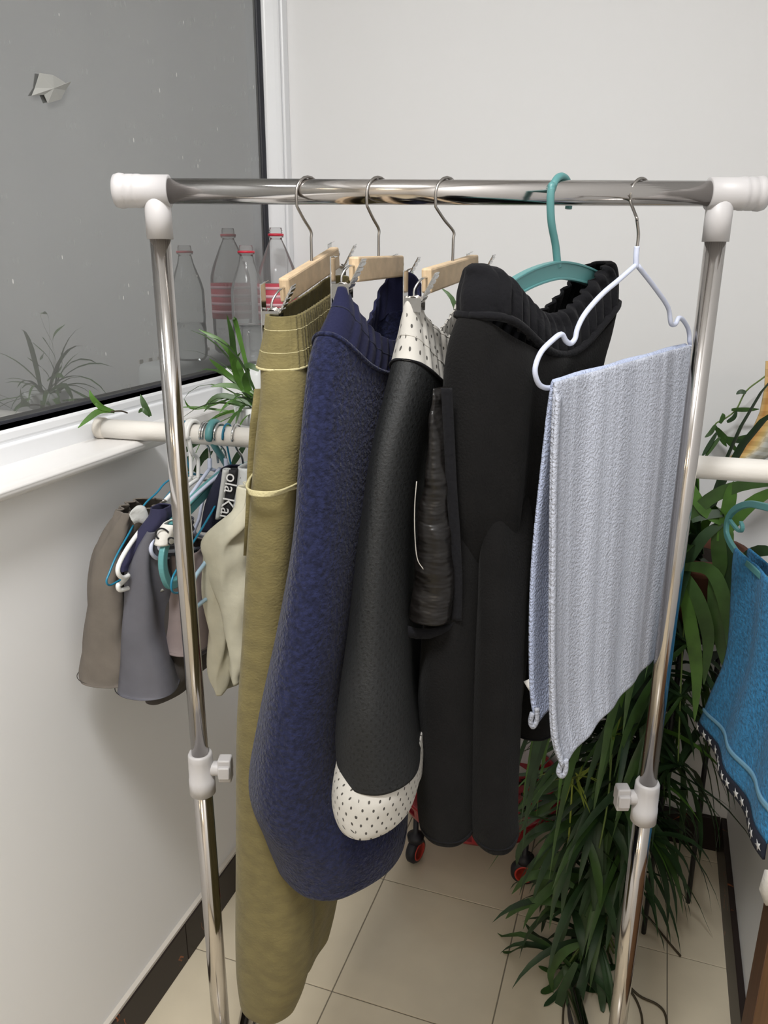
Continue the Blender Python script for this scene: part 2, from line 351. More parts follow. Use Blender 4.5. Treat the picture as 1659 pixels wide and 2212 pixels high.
# window: white plastic frame, black gasket, one big dusty pane
win = bpy.data.objects.new('window_1', None); COL.objects.link(win); win.location = (GX, .6, zg); struct(win)
ZB = SZ+.004; FX = -.800
YJ = 1.640                               # near edge of the right-hand jamb
def prof_y(prof, name, m, y0=YF, y1=YB):  # a section in (x, z) run along y
    rows = [[(x, y, z) for x, z in prof] for y in (y0, y1)]
    mb = MB(); n = len(prof); mb.add([p for r in rows for p in r], [(j, (j+1) % n, n+(j+1) % n, n+j) for j in range(n)]+[tuple(range(n-1, -1, -1)), tuple(range(n, 2*n))])
    return mb.build(name, m, win, smooth=False, bevel=.004)
prof_y([(GX-.03, SZ-.02), (FX, SZ-.02), (FX, ZB+.020), (FX-.002, ZB+.022), (GX-.03, ZB+.022)], 'frame_rail', M['pvc'])
prof_y([(GX-.03, ZB+.0235), (FX-.004, ZB+.0235), (FX-.004, ZB+.040), (GX-.03, ZB+.040)], 'sash_rail', M['pvc'])
hz = zg-.017
prof_y([(GX-.02, ZB+.040), (FX-.004, ZB+.040), (FX-.006, hz-.012), (FX-.016, hz-.002), (GX+.012, hz), (GX-.02, hz)], 'glazing_bead', M['pvc'])
prof_y([(GX-.012, hz), (GX+.010, hz), (GX+.008, zg), (GX-.012, zg)], 'gasket', M['gasket'])
axbox(GX-.003, GX+.001, YF, YJ+.003, zg-.004, WT).build('pane', M['pane'], win, smooth=False)
def prof_z(prof, name, m):
    n = len(prof); MB().add([(x, y, z) for z in (zg-.02, WT) for x, y in prof], [(j, (j+1) % n, n+(j+1) % n, n+j) for j in range(n)]+[tuple(range(n-1, -1, -1)), tuple(range(n, 2*n))]).build(name, m, win, smooth=False, bevel=.003)
prof_z([(GX-.012, YJ), (GX+.006, YJ), (GX+.010, YJ+.012), (GX-.012, YJ+.012)], 'gasket', M['gasket'])
prof_z([(GX-.02, YJ+.012), (GX+.014, YJ+.012), (FX-.014, YJ+.022), (FX-.005, YJ+.028), (FX-.005, YJ+.034), (GX-.02, YJ+.034)], 'glazing_bead', M['pvc'])
prof_z([(GX-.03, YJ+.0355), (FX, YJ+.0355), (FX, YB), (GX-.03, YB)], 'frame_jamb', M['pvc'])
axbox(GX-.03, FX, YF, YB, WT-.05, WT).build('frame_head', M['pvc'], win, smooth=False)
# the pane's grey stiles seen beside the gasket: inner spacer of the double glazing
axbox(GX-.012, GX-.005, YJ-.045, YJ+.0, zg, WT).build('spacer', M['steel'], win, smooth=False)
# pale reflection in the glass, put in as a flat coloured patch
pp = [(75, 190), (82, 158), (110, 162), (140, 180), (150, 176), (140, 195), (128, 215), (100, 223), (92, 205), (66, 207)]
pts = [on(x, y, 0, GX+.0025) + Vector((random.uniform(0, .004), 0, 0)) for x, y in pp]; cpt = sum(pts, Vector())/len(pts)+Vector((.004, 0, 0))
tag(MB().add(pts+[cpt], [(i, (i+1) % len(pts), len(pts)) for i in range(len(pts))]).build('reflected_patch', M['pane_reflection'], smooth=False, solid=.0006), 'pale reflection in the dusty window pane, put in as a flat patch', 'pane_reflection')
# sill: thick rounded white slab, ending short of the corner; a narrower ledge goes on behind the pipe
YE = 1.045
sp = [(XL-.04, SZ-.020), (-.734, SZ-.020), (-.726, SZ-.0185), (-.720, SZ-.014), (-.718, SZ-.009), (-.720, SZ-.004), (-.727, SZ-.0005), (-.735, SZ), (-.80, SZ), (FX-.01, SZ)]
def run_y(prof, y0, y1, name, m):
    n = len(prof); return MB().add([(x, y, z) for y in (y0, y1) for x, z in prof], [(j, (j+1) % n, n+(j+1) % n, n+j) for j in range(n)]+[tuple(range(n-1, -1, -1)), tuple(range(n, 2*n))]).build(name, m, smooth=True, bevel=.004)
struct(run_y(sp, YF, YE, 'trim_1', M['sill']))
struct(axbox(FX-.01, XL+.004, YE, YB, SZ-.020, SZ-.002).build('trim_2', M['sill'], smooth=False, bevel=.003))

# ------------------------------------------------------------------ drying pipe
PZ = SZ+.0152; PR = .0146
pa = Vector((-.838, 1.030, PZ)); pa.x = -.797; pa.y = on(209, 914, 0, -.797).y
pb = Vector((XR-.004, 1.060, PZ-.004))
pipe = thing('drying_pipe', 'long cream painted pipe lying from the window sill across to the right wall', 'pipe', (pa+pb)/2)
MB().tube([pa+(pb-pa)*(i/12) for i in range(13)], PR, 24).build('tube', M['pipe'], pipe)
d = (pb-pa).normalized(); MB().lathe([(PR+.0002, .0), (PR+.0018, .002), (PR+.0018, .012), (PR+.0002, .014)], pa+d*.001, d, 24).build('end_collar', M['caulk'], pipe)

# ------------------------------------------------------------------ garment rack
VB = .873
rackc = onv(829, 415, VB)
zb = rackc.z
uL = (onv(338, 412, VB)).dot(R0); uR = (onv(1557, 428, VB)).dot(R0)
rack = thing('garment_rack', 'stainless steel clothes rack with white plastic joints, in the middle', 'clothes rack', W((uL+uR)/2, VB, 0))
def rb(u, v=VB, z=None): return W(u, v, zb if z is None else z)
u0 = onv(248, 412, VB).dot(R0); u1 = onv(1652, 430, VB).dot(R0)
BR = .0124
MB().tube([rb(uL-.02), rb(uR+.02)], BR, 32).build('hanging_bar', M['steel'], rack)
for sgn, uu, ue in ((1, uL, u0), (-1, uR, u1)):
    L = abs(ue-uu); ax = R0*(-sgn)
    f = MB().lathe([(BR+.0005, -.0135), (BR+.0035, -.0135), (BR+.0035, L-.028), (BR+.0042, L-.026), (BR+.0042, L-.022), (BR+.0036, L-.021), (BR+.0042, L-.019), (BR+.0042, L-.013), (BR+.0036, L-.012), (BR+.0046, L-.010), (BR+.0050, L-.006), (BR+.0036, L-.001), (BR*.7, L), (.002, L)], rb(uu), ax, 32)
    f.lathe([(BR*.8, -.006), (BR+.0012, -.008), (BR+.0012, -.047), (BR*.9, -.047)], rb(uu), (0, 0, 1), 32)
    f.build('joint', M['plast'], rack)
    cy, cx = (1668, 1660) if sgn > 0 else (1730, 1730)
    zc = onv(434 if sgn > 0 else 1390, cy, VB).z
    MB().tube([rb(uu, z=zb-.045), rb(uu, z=zc-.05)], .0108, 28).build('upper_post', M['steel'], rack)
    MB().tube([rb(uu, z=zc), rb(uu, z=.075)], .0126, 28).build('lower_post', M['steel'], rack)
    cl = MB().lathe([(.0113, .029), (.0138, .031), (.0156, .027), (.0160, .020), (.0162, -.008), (.0168, -.0085), (.0168, -.030), (.0130, -.031)], rb(uu, z=zc), (0, 0, 1), 40, flute=lambda k, h: (1-.035*(k % 4 == 0)) if -.006 < h < .022 else 1).build('height_clamp', M['plast'], rack)
    kd = R0*sgn; kc = rb(uu, z=zc+.006)
    kn = MB().tube([kc+kd*.012, kc+kd*.025], .0095, 20)
    kn.box(kc+kd*.0315, kd*.0085, F0*.0085, Z0*.0165).box(kc+kd*.0315, kd*.0078, F0*.0135, Z0*.009)
    kn.build('knob', M['plast'], cl, bevel=.002)
    MB().tube([W(uu, VB-.22, .055), W(uu, VB+.22, .055)], .0126, 20).build('foot_bar', M['steel'], rack)
    MB().lathe([(.016, 0), (.018, .004), (.018, .05), (.0135, .052)], rb(uu, z=.035), (0, 0, 1), 24).build('foot_joint', M['plast'], rack)
    for q in (-.2, .2):
        MB().lathe([(.010, -.008), (.021, -.008), (.022, 0), (.021, .008), (.010, .008)], W(uu, VB+q, .022), R0, 20).build('caster', M['gasket'], rack)

# ------------------------------------------------------------------ garments: closed loops of cloth stacked in height
def cr(rows, k):                         # Catmull-Rom on tuples
    out = []; n = len(rows)
    for i in range(n-1):
        p0, p1, p2, p3 = rows[max(i-1, 0)], rows[i], rows[i+1], rows[min(i+2, n-1)]
        for j in range(k):
            t = j/k; out.append(tuple(.5*((2*b)+(c-a)*t+(2*a-5*b+4*c-d)*t*t+(3*b-a-3*c+d)*t**3) for a, b, c, d in zip(p0, p1, p2, p3)))
    out.append(tuple(rows[-1])); return out
def loft(rows, k=8, n=70, fold=None, pleat=None, grow=0., sexp=1.0):
    """rows: (py, xL, xR, vn, uf, vf, wm, r, sag, tilt): the near edge as seen (py, xL..xR at distance vn), the far edge at (uf, vf),
    half width wm midway, corner roundness r, sag of the middle, rise of the far end"""
    R = []
    for row in rows:
        (py, xl, xr, vn, uf, vf, wm, r, sag, tilt) = row[:10]; wr = row[10] if len(row) > 10 else 1.0
        p = onv((xl+xr)/2, py, vn); D = dep(p); w = (xr-xl)/2*D/FPX
        un = p.dot(R0); rq = min(r, max(0., .22-max(0, r-.30)*1.2)); k_ = .8*rq/(1-.8*rq); un2, vn2 = un-(uf-un)*k_, vn-(vf-vn)*k_
        R.append((CH+(p.z-CH)*vn2/vn, un2, vn2, uf, vf, w, wm, r, sag, tilt, wr))
    R = cr(R, k); out = []
    for i, (z, un, vn, uf, vf, w, wm, r, sag, tilt, wr) in enumerate(R):
        t = i/(len(R)-1); ring = []
        dx, dy = uf-un, vf-vn; L = math.hypot(dx, dy); px, py = dy/L, -dx/L
        for side in (1, -1):
            for j in range(n):
                q = (j+.0)/(n); s = .5-.5*math.cos(PI*q)*1.0
                if side < 0: s = 1-s
                s = min(max(s, 0), 1)
                g = 1.0
                if s < r: g = max(0, 1-((r-s)/r)**2.6)**(1/2.3)
                if s > 1-r: g *= max(0, 1-((s-1+r)/r)**2.6)**(1/2.3)
                e = min(1, s*2); e = e*e*(3-2*e) if s < .5 else 1
                hw = (w+(wm*(wr if side > 0 else 1)-w)*e)*g + grow*(.3+.7*g)
                b = side*hw
                if fold: b += fold(s, t, side)*min(1, g*1.5)
                if pleat: b += side*pleat(s*side, t)*max(.25, g); 
                a = s*L + (-grow if s < .5 else grow)*(1-g)
                if pleat: a += pleat(s*side+.013, t)*(1-g)*(-1 if s < .5 else 1)
                ring.append(W(un+dx/L*a+px*b, vn+dy/L*a+py*b, z - sag*(4*s*(1-s))**sexp + tilt*s))
        out.append(ring)
    return out
def cloth(rows, name, m, parent, k=8, n=70, fold=None, pleat=None, grow=0., solid=.0016, cap=False, sexp=1.0):
    mb = MB(); mb.grid(loft(rows, k, n, fold, pleat, grow, sexp), True, cap1=cap)
    return mb.build(name, m, parent, solid=solid)
def ringline(rows, t, name, m, parent, r=.0009, n=70, grow=.001, pleat=None, sexp=1.0):   # a stitched line round a garment
    L = loft(rows, 8, n, None, pleat, grow, sexp); i = min(len(L)-1, int(round(t*(len(L)-1)))); ring = L[i]
    pts = ring + [ring[0]]
    return MB().tube(pts, r, 6).build(name, m, parent)
def folds(a, k, ph=0., grow=1.0, drift=.6):
    return lambda s, t, side: a*(.25+.75*min(1, t*grow*2))*math.sin(2*PI*k*s+ph+side*1.3+drift*t*3)*(.6+.4*math.sin(5*s+ph))

def wood_hanger(nearpx, farpx, hookx, label, tint):
    (ax, ay), (bx, by) = nearpx, farpx
    A = onv(ax, ay, .795); B = onv(bx, by, .955)
    d = (B-A).normalized(); h = Vector((d.x, d.y, 0)).normalized(); side = h.cross(Z0); up = side.cross(d)
    mid = (A+B)/2
    t = thing('trouser_hanger', label, 'hanger', mid, 'wooden trouser hangers with metal clips')
    MB().box(mid, d*((B-A).length/2), side*.0055, up*.0118).build('wooden_bar', M['wood'], t, bevel=.002, smooth=False)
    # hook: its plane may swivel; passes over the bar
    top = rb(hookx); hd = (h*.8+R0*.45).normalized() if hookx < 9 else h
    hp = [mid+up*.008, mid+Z0*(.35*(zb-mid.z))]
    c0 = Vector((top.x, top.y, 0)); Rr = .0185; cz = zb+BR+.0018-Rr
    stem = hp[-1]
    base = Vector((top.x, top.y, stem.z))
    zz = cz-mid.z
    pts = [mid+up*.006, mid+Z0*.2*zz, mid+Z0*.44*zz, mid+Z0*.55*zz]
    pts += [(Vector((mid.x, mid.y, 0))*.45+(c0-hd*.0165)*.55)+Z0*(mid.z+.70*zz), c0+hd*(-.0178)+Z0*(mid.z+.86*zz)]
    pts = smooth(pts, 5)
    for q in range(0, 12):
        an = PI+.1-q/11*(PI*1.12); pts.append(c0+hd*(Rr*math.cos(an))+Z0*(cz+Rr*math.sin(an)))
    MB().tube(pts, .0015, 10).build('hook', M['wire'], t)
    for e, sg in ((A, -1), (B, 1)):
        o = d*sg; c = e+o*.022-Z0*.017-side*.004           # pivot of the clip
        cl = MB()
        # long plate on the left, hanging straight; short plate with its handle leaning out to the right
        lp = c-side*.0095
        cl.box(lp+Z0*(-.004), o*.0062, side*.0006, Z0*.033)
        cl.box(lp+Z0*.029+side*.002, o*.0062, (side+Z0*.5)*.0022, Z0*.0006+side*.0004)
        rp = c+side*.005
        hnd = (Z0*.9+side*.5).normalized()
        cl.box(rp+hnd*.015+side*.002, o*.0062, hnd.cross(o)*.0006, hnd*.016)
        cl.box(rp-Z0*.012-side*.003, o*.0062, (side+Z0*.25)*.0006, (Z0-side*.25)*.013)
        p = cl.build('clip', M['chrome'], t, smooth=False, bevel=.0004)
        for w_ in (-1, 1):
            MB().box(c+o*.0064*w_-Z0*.002, o*.0004, side*.0085, Z0*.0065).build('clip_cheek', M['chrome'], p, smooth=False)
        coil = [c+o*(-.005+.010*i/40)+side*(.0055*math.cos(i*2*PI/10))+Z0*(.0055*math.sin(i*2*PI/10)) for i in range(41)]
        MB().tube(coil, .0008, 6).build('spring', M['wire'], p)
        MB().box(lp+side*.0016-Z0*.026, o*.0055, side*.0012, Z0*.010).build('grip_pad', M['rubber'], p, smooth=False)
        for i in range(5):
            MB().box(rp+hnd*(.004+.0055*i)+side*.0030, o*.0066, hnd.cross(o)*.0006, hnd*.0016).build('grip_ridge', M['chrome'], p, smooth=False)
        MB().tube(smooth([e-o*.004+Z0*.003, e+o*.016+Z0*.003, c+o*.002+Z0*.011, c], 5), .0011, 8).build('wire_loop', M['chrome'], p)
    return t
wood_hanger((614, 628), (724, 556), onv(667, 400, VB).dot(R0), 'pale wooden trouser hanger holding the olive trousers', 0)
wood_hanger((764, 582), (863, 575), onv(818, 400, VB).dot(R0), 'pale wooden trouser hanger holding the navy fleece trousers', 0)
wood_hanger((921, 607), (1024, 573), onv(967, 400, VB).dot(R0), 'pale wooden trouser hanger holding the black shorts with white band', 0)

def shir(nf, amp): return lambda s, t: amp*(math.sin(2*PI*nf*s)+.4*math.sin(2*PI*nf*1.7*s+1))
# --- olive trousers
ot = thing('trousers', 'olive green cotton trousers with gathered waistband, leftmost on the rack', 'trousers', onv(600, 2205, .80)*1.0)
ob = [(684, 582, 655, .775, -.052, .965, .014, .14, .004, .034), (738, 574, 660, .772, -.052, .965, .016, .14, .004, .034), (800, 558, 668, .768, -.052, .965, .018, .14, .004, .034)]
cloth(ob, 'waistband', M['olive'], ot, 10, 150, pleat=shir(30, .0011), solid=.002)
for tt in (.33, .68): ringline(ob, tt, 'stitching', M['olivethread'], ot, .0006, 150, .0008, pleat=shir(30, .0011))
ringline(ob, 1.0, 'waist_seam', M['olivethread'], ot, .0013, 100, .0012)
od = [(800, 567, 668, .770, -.052, .965, .020, .16, .004, .034, 1), (870, 566, 676, .766, -.050, .97, .030, .16, 0, .03, .9), (1000, 554, 672, .766, -.05, .975, .036, .18, 0, .02, .8), (1200, 541, 660, .770, -.055, .98, .038, .2, 0, .01, .6),
      (1400, 528, 655, .775, -.06, .98, .038, .2, 0, 0, .5), (1600, 515, 655, .78, -.065, .97, .040, .22, 0, 0, .4), (1800, 508, 668, .78, -.07, .96, .043, .24, 0, 0, .4), (1950, 505, 684, .78, -.075, .95, .045, .24, 0, 0, .6),
      (2080, 503, 684, .78, -.08, .94, .043, .24, 0, 0, .8), (2160, 505, 668, .785, -.085, .93, .037, .24, 0, 0, .8), (2206, 514, 645, .79, -.09, .92, .030, .24, 0, 0, .8)]
cloth(od, 'trouser_body', M['olive'], ot, 7, 60, fold=folds(.0035, 3, .5), cap=True)
pk = [(1060, 541, 645, .748, -.05, .93, .037, .18, 0, .015), (1073, 540, 642, .747, -.05, .93, .037, .18, 0, .015)]
cloth(pk, 'pocket_seam', M['olivethread'], ot, 4, 60, grow=.0012, fold=folds(.0035, 3, .5))
# side seam flange
sl = [onv(x, y, .768) for y, x in ((840, 556), (920, 546), (1000, 541), (1100, 537), (1200, 532))]
rows = [[p+R0*.010+F0*.004, p, p-R0*.003] for p in sl]; MB().grid(rows).build('seam_flange', M['olive'], ot, solid=.0012)

# --- navy fleece trousers
nv = thing('trousers', 'navy blue fleece trousers with ribbed waistband, second on the rack', 'trousers', onv(690, 1945, .72))
nb = [(620, 737, 768, .785, .022, .955, .024, .12, .062, .012), (668, 714, 780, .782, .022, .955, .026, .14, .060, .012), (722, 690, 775, .778, .022, .955, .030, .16, .052, .01)]
cloth(nb, 'waistband', M['navyrib'], nv, 10, 110, pleat=shir(15, .0012), solid=.003)
for tt in (.42,): ringline(nb, tt, 'stitching', M['navyin'], nv, .0008, 110, .0014, pleat=shir(15, .0012))
nd = [(720, 687, 772, .777, .022, .955, .032, .16, .052, .01, 1), (800, 673, 762, .770, .02, .96, .036, .18, .03, 0, .9), (1000, 656, 760, .758, .012, .965, .042, .2, .01, 0, .8), (1200, 640, 758, .748, .005, .965, .046, .2, 0, 0, .7),
      (1400, 610, 750, .740, -.01, .96, .054, .22, 0, 0, .55), (1600, 572, 735, .732, -.025, .95, .064, .24, 0, 0, .5), (1780, 540, 735, .722, -.035, .93, .076, .32, 0, 0, .6), (1880, 556, 800, .705, -.040, .91, .084, .42, 0, 0, .95), (1943, 582, 800, .700, -.040, .90, .082, .48, 0, 0, 1)]
cloth(nd, 'trouser_body', M['navy'], nv, 8, 60, fold=folds(.003, 2, 1.5), solid=.003)
ringline(nd, 0, 'waist_seam', M['navy'], nv, .0022, 70, .002)
ringline(nd, .955, 'hem_stitching', M['navyin'], nv, .0007, 60, .0008)
pk = [(1175, 625, 640, .80, -.01, .87, .012, .3, 0, 0), (1190, 598, 640, .80, -.01, .87, .016, .3, 0, 0), (1240, 602, 640, .80, -.01, .87, .015, .3, 0, 0), (1300, 612, 640, .80, -.01, .87, .012, .3, 0, 0), (1340, 618, 640, .80, -.01, .87, .008, .3, 0, 0)]
cloth(pk, 'pocket', M['navyin'], nv, 5, 24, cap=True)
sl = [onv(x, y, .785) for y, x in ((880, 662), (1000, 650), (1100, 641), (1190, 628), (1280, 622))]
MB().grid([[p+R0*.012+F0*.004, p, p-R0*.003] for p in sl]).build('seam_flange', M['navyin'], nv, solid=.0014)

# --- black mesh shorts with white waistband and white lining
sh = thing('shorts', 'black mesh shorts with white perforated waistband and white lining hem, third on the rack', 'shorts', onv(800, 1808, .76))
sb = [(640, 886, 914, .793, .112, .955, .018, .12, .050, .012), (660, 880, 920, .791, .112, .955, .019, .13, .050, .012), (715, 866, 932, .788, .112, .955, .020, .14, .048, .012), (778, 850, 945, .784, .112, .955, .022, .16, .040, .01)]
cloth(sb, 'waistband', M['whitemesh'], sh, 10, 110, pleat=shir(15, .0009), solid=.002)
ringline(sb, .17, 'stitching', M['thread'], sh, .0006, 110, .0010, pleat=shir(15, .0009))
ringline(sb, .72, 'stitching', M['thread'], sh, .0006, 110, .0010, pleat=shir(15, .0009))
sd = [(776, 849, 945, .785, .112, .955, .024, .16, .042, .01, 1), (850, 834, 935, .775, .10, .96, .030, .18, .02, 0, .8), (1000, 808, 905, .758, .085, .965, .036, .2, .01, 0, .6), (1200, 786, 882, .738, .07, .965, .040, .2, 0, 0, .5), (1400, 765, 878, .718, .06, .96, .042, .2, 0, 0, .5),
      (1550, 746, 888, .702, .06, .95, .043, .22, 0, 0, .5), (1650, 734, 900, .692, .06, .94, .044, .24, 0, 0, .6), (1717, 738, 906, .685, .06, .93, .044, .25, 0, 0, .7)]
cloth(sd, 'shorts_body', M['blackmesh'], sh, 8, 60, fold=folds(.0035, 2.5, 2.2))
ringline(sd, 0, 'waist_seam', M['blackrib'], sh, .0015, 70, .0015)
sw = [(1690, 734, 904, .692, .075, .935, .036, .22, 0, 0, .8), (1740, 727, 900, .684, .075, .93, .040, .22, 0, 0, .8), (1780, 726, 894, .682, .075, .925, .042, .22, 0, 0, .8), (1802, 732, 886, .681, .075, .92, .042, .22, 0, 0, .8), (1812, 742, 874, .681, .075, .915, .041, .22, 0, 0, .8)]
cloth(sw, 'lining_hem', M['whitemesh'], sh, 7, 60, fold=folds(.0035, 2.5, 2.2))

# --- teal hanger with black trousers
HA = onv(1062, 600, .765); HB = onv(1322, 600, .955); HA.z = HB.z = 0
th = thing('coat_hanger', 'teal plastic hanger holding the black trousers over its shoulders', 'hanger', onv(1210, 590, .86))
td = (HB-HA).normalized(); tn = td.cross(Z0)
arc = smooth([onp(x, y, HA, HB) for x, y in ((1070, 655), (1100, 628), (1140, 604), (1180, 589), (1212, 584), (1250, 590), (1285, 604), (1310, 622), (1325, 650))], 5)
bd = MB().bar(arc, .0022, [.0088]*len(arc), tn); bd.build('shoulder_bar', M['teal'], th, smooth=False, bevel=.001)
for o_ in (-.0082, .0082): MB().bar([p+Z0*o_ for p in arc], .0042, .0012, tn).build('edge_rib', M['teal'], th, smooth=False, bevel=.0006)
hk = smooth([onp(x, y, HA, HB) for x, y in ((1205, 578), (1200, 530), (1191, 480), (1189, 430), (1192, 400))], 5)
ctop = rb(onv(1213, 400, VB).dot(R0)); hr = .0195; cz = zb+BR+.0035-hr
hp = [p for p in hk]
for q in range(1, 14):
    an = PI-q/13*PI*1.08; hp.append(Vector((ctop.x, ctop.y, 0))+td*(hr*math.cos(an))+Z0*(cz+hr*math.sin(an)))
hp.append(hp[-1]-Z0*.006-td*.001)
MB().tube(smooth(hp, 2), .0036, 10, flatx=1.1).build('hook', M['teal'], th)
bk = thing('trousers', 'black fleece trousers with gathered waist hanging on the teal hanger', 'trousers', onv(1010, 1840, .78))
fu = onv(1312, 600, .955).dot(R0)
bb_ = [(572, 1046, 1092, .785, fu-.012, .94, .012, .16, .050, .002), (580, 1024, 1114, .782, fu-.004, .945, .016, .17, .052, .006), (600, 1010, 1128, .780, fu, .955, .020, .16, .054, .006), (640, 1003, 1135, .778, fu, .955, .024, .18, .050, .006), (690, 1004, 1134, .778, fu, .955, .026, .18, .046, .004)]
cloth(bb_, 'waistband', M['blackrib'], bk, 9, 130, pleat=shir(17, .0026), solid=.003, cap=False, sexp=2.0)
# the gathered cloth closed over the hanger's near end
ringline(bb_, .93, 'waist_seam', M['blackrib'], bk, .0040, 80, .003, sexp=2.0)
bo = [(682, 1006, 1130, .780, fu, .955, .028, .2, .044, .004), (740, 984, 1128, .776, fu-.01, .955, .036, .22, .03, 0), (830, 963, 1124, .770, fu-.02, .955, .040, .24, .015, 0), (1000, 962, 1112, .766, fu-.03, .955, .042, .25, 0, 0), (1150, 965, 1105, .772, fu-.04, .955, .040, .26, 0, 0), (1300, 985, 1100, .800, fu-.05, .95, .036, .28, 0, 0), (1420, 1010, 1095, .835, fu-.05, .95, .034, .28, 0, 0)]
cloth(bo, 'trouser_body', M['black'], bk, 8, 70, fold=folds(.005, 4, .8, 2.0), solid=.002)
for nm, rs in (('leg', [(850, 1000, 1030, .84, .15, .90, .016, .3, 0, 0), (1000, 972, 1034, .785, .135, .88, .024, .3, 0, 0), (1150, 955, 1036, .760, .125, .87, .028, .3, 0, 0), (1280, 935, 1030, .748, .12, .86, .030, .28, 0, 0), (1400, 915, 1020, .740, .11, .86, .032, .26, 0, 0), (1600, 905, 1015, .734, .10, .85, .034, .24, 0, 0), (1780, 910, 1014, .728, .09, .84, .034, .22, 0, 0), (1828, 916, 1010, .726, .09, .83, .033, .22, 0, 0)]),
               ('leg', [(850, 1045, 1090, .84, .20, .90, .014, .3, 0, 0), (1000, 1036, 1108, .785, .18, .88, .020, .3, 0, 0), (1150, 1034, 1112, .760, .17, .87, .022, .3, 0, 0), (1280, 1030, 1114, .748, .165, .86, .023, .28, 0, 0), (1400, 1025, 1114, .740, .155, .86, .024, .26, 0, 0), (1600, 1018, 1111, .734, .145, .85, .026, .24, 0, 0), (1790, 1019, 1110, .726, .13, .84, .027, .22, 0, 0), (1846, 1030, 1110, .724, .13, .83, .027, .22, 0, 0)]),
               ('leg', [(1000, 1110, 1160, .87, .215, .955, .018, .3, 0, 0), (1200, 1108, 1168, .875, .21, .955, .020, .3, 0, 0), (1450, 1104, 1180, .875, .20, .955, .024, .3, 0, 0), (1560, 1104, 1190, .875, .20, .955, .026, .26, 0, 0), (1600, 1110, 1190, .875, .20, .955, .026, .24, 0, 0)])):
    lg = cloth(rs, nm, M['black'], bk, 8, 50, solid=.0025, fold=folds(.002, 2, 1))
    ringline(rs, .955, 'hem_stitching', M['blackrib'], lg, .0010, 50, .001)
pl = [(840, 957, 963, .736, .108, .80, .004, .3, 0, 0), (900, 943, 968, .732, .105, .80, .006, .3, 0, 0), (1000, 926, 973, .729, .10, .80, .008, .3, 0, 0), (1100, 908, 978, .725, .095, .80, .010, .3, 0, 0), (1200, 894, 984, .722, .09, .80, .012, .3, 0, 0), (1300, 884, 988, .719, .085, .80, .013, .3, 0, 0), (1350, 876, 980, .717, .08, .80, .013, .3, 0, 0)]
pkt = cloth(pl, 'pocket_lining', M['satin'], bk, 8, 40, fold=lambda s, t, side: .0022*math.sin(26*t+4*s)*math.sin(3*s+9*t)*(1 if t < .75 else .4), solid=.001)
MB().grid([[onv(a, y, .715) for a, y in ((876, 1350), (900, 1357), (930, 1358), (960, 1352), (980, 1345))], [onv(a, y, .713) for a, y in ((874, 1374), (899, 1380), (928, 1380), (955, 1370), (972, 1360))]]).build('frayed_hem', M['blackrib'], pkt, solid=.001)
sl = [onv(x, y, .716) for y, x in ((838, 962), (950, 968), (1050, 973), (1150, 980), (1250, 985), (1340, 984))]
MB().grid([[p-R0*.004, p+R0*.001-F0*.001, p+R0*.006] for p in smooth(sl, 8)]).build('serged_edge', M['blackrib'], pkt, solid=.0016)
MB().tube(smooth([onv(x, y, .706) for x, y in ((900, 1040), (896, 1090), (896, 1150), (901, 1205), (915, 1230), (940, 1262))], 5), .0005, 5).build('loose_thread', M['thread'], pkt)

# --- lavender hanger with pale blue towel
TA = onv(1165, 830, 0.7386); TB = onv(1490, 745, 0.9387); TA.z = TB.z = 0
lh = thing('coat_hanger', 'lavender coated wire hanger holding the pale blue towel', 'hanger', onv(1378, 600, .88))
hkx = onv(1381, 400, VB)
shift = Vector((0, 0, 0))
def lp(pts): return smooth([onp(x, y, TA, TB) for x, y in pts], 5)
fr = lp([(1374, 572), (1340, 602), (1300, 636), (1265, 676), (1248, 708), (1242, 732), (1232, 742), (1222, 736), (1212, 722), (1190, 738), (1168, 762), (1156, 795), (1160, 822), (1173, 836), (1200, 835), (1290, 806), (1390, 777), (1484, 751), (1489, 735), (1487, 712), (1476, 692), (1466, 687), (1459, 700), (1449, 698), (1443, 664), (1415, 622), (1376, 572)])
MB().tube(fr, .0026, 10).build('frame', M['lav'], lh)
MB().tube(lp([(1374, 578), (1374, 555), (1376, 532)]), .0029, 10).build('neck_sleeve', M['lav'], lh)
tdir = (TB-TA).normalized(); tn2 = tdir.cross(Z0)
c0 = rb(onv(1386, 400, VB).dot(R0)); Rr = .0175; cz = zb+BR+.0018-Rr
pts = lp([(1376, 536), (1379, 505), (1375, 470)])
hd = (tdir*.9+R0*.1).normalized()
for q in range(0, 12):
    an = PI+.35-q/11*(PI*1.2); pts.append(Vector((c0.x, c0.y, 0))+hd*(Rr*math.cos(an))+Z0*(cz+Rr*math.sin(an)))
MB().tube(smooth(pts, 3), .0016, 10).build('hook', M['wire'], lh)
tw = thing('towel', 'pale blue striped terry towel folded over the lavender hanger', 'towel', onv(1250, 1600, .85))
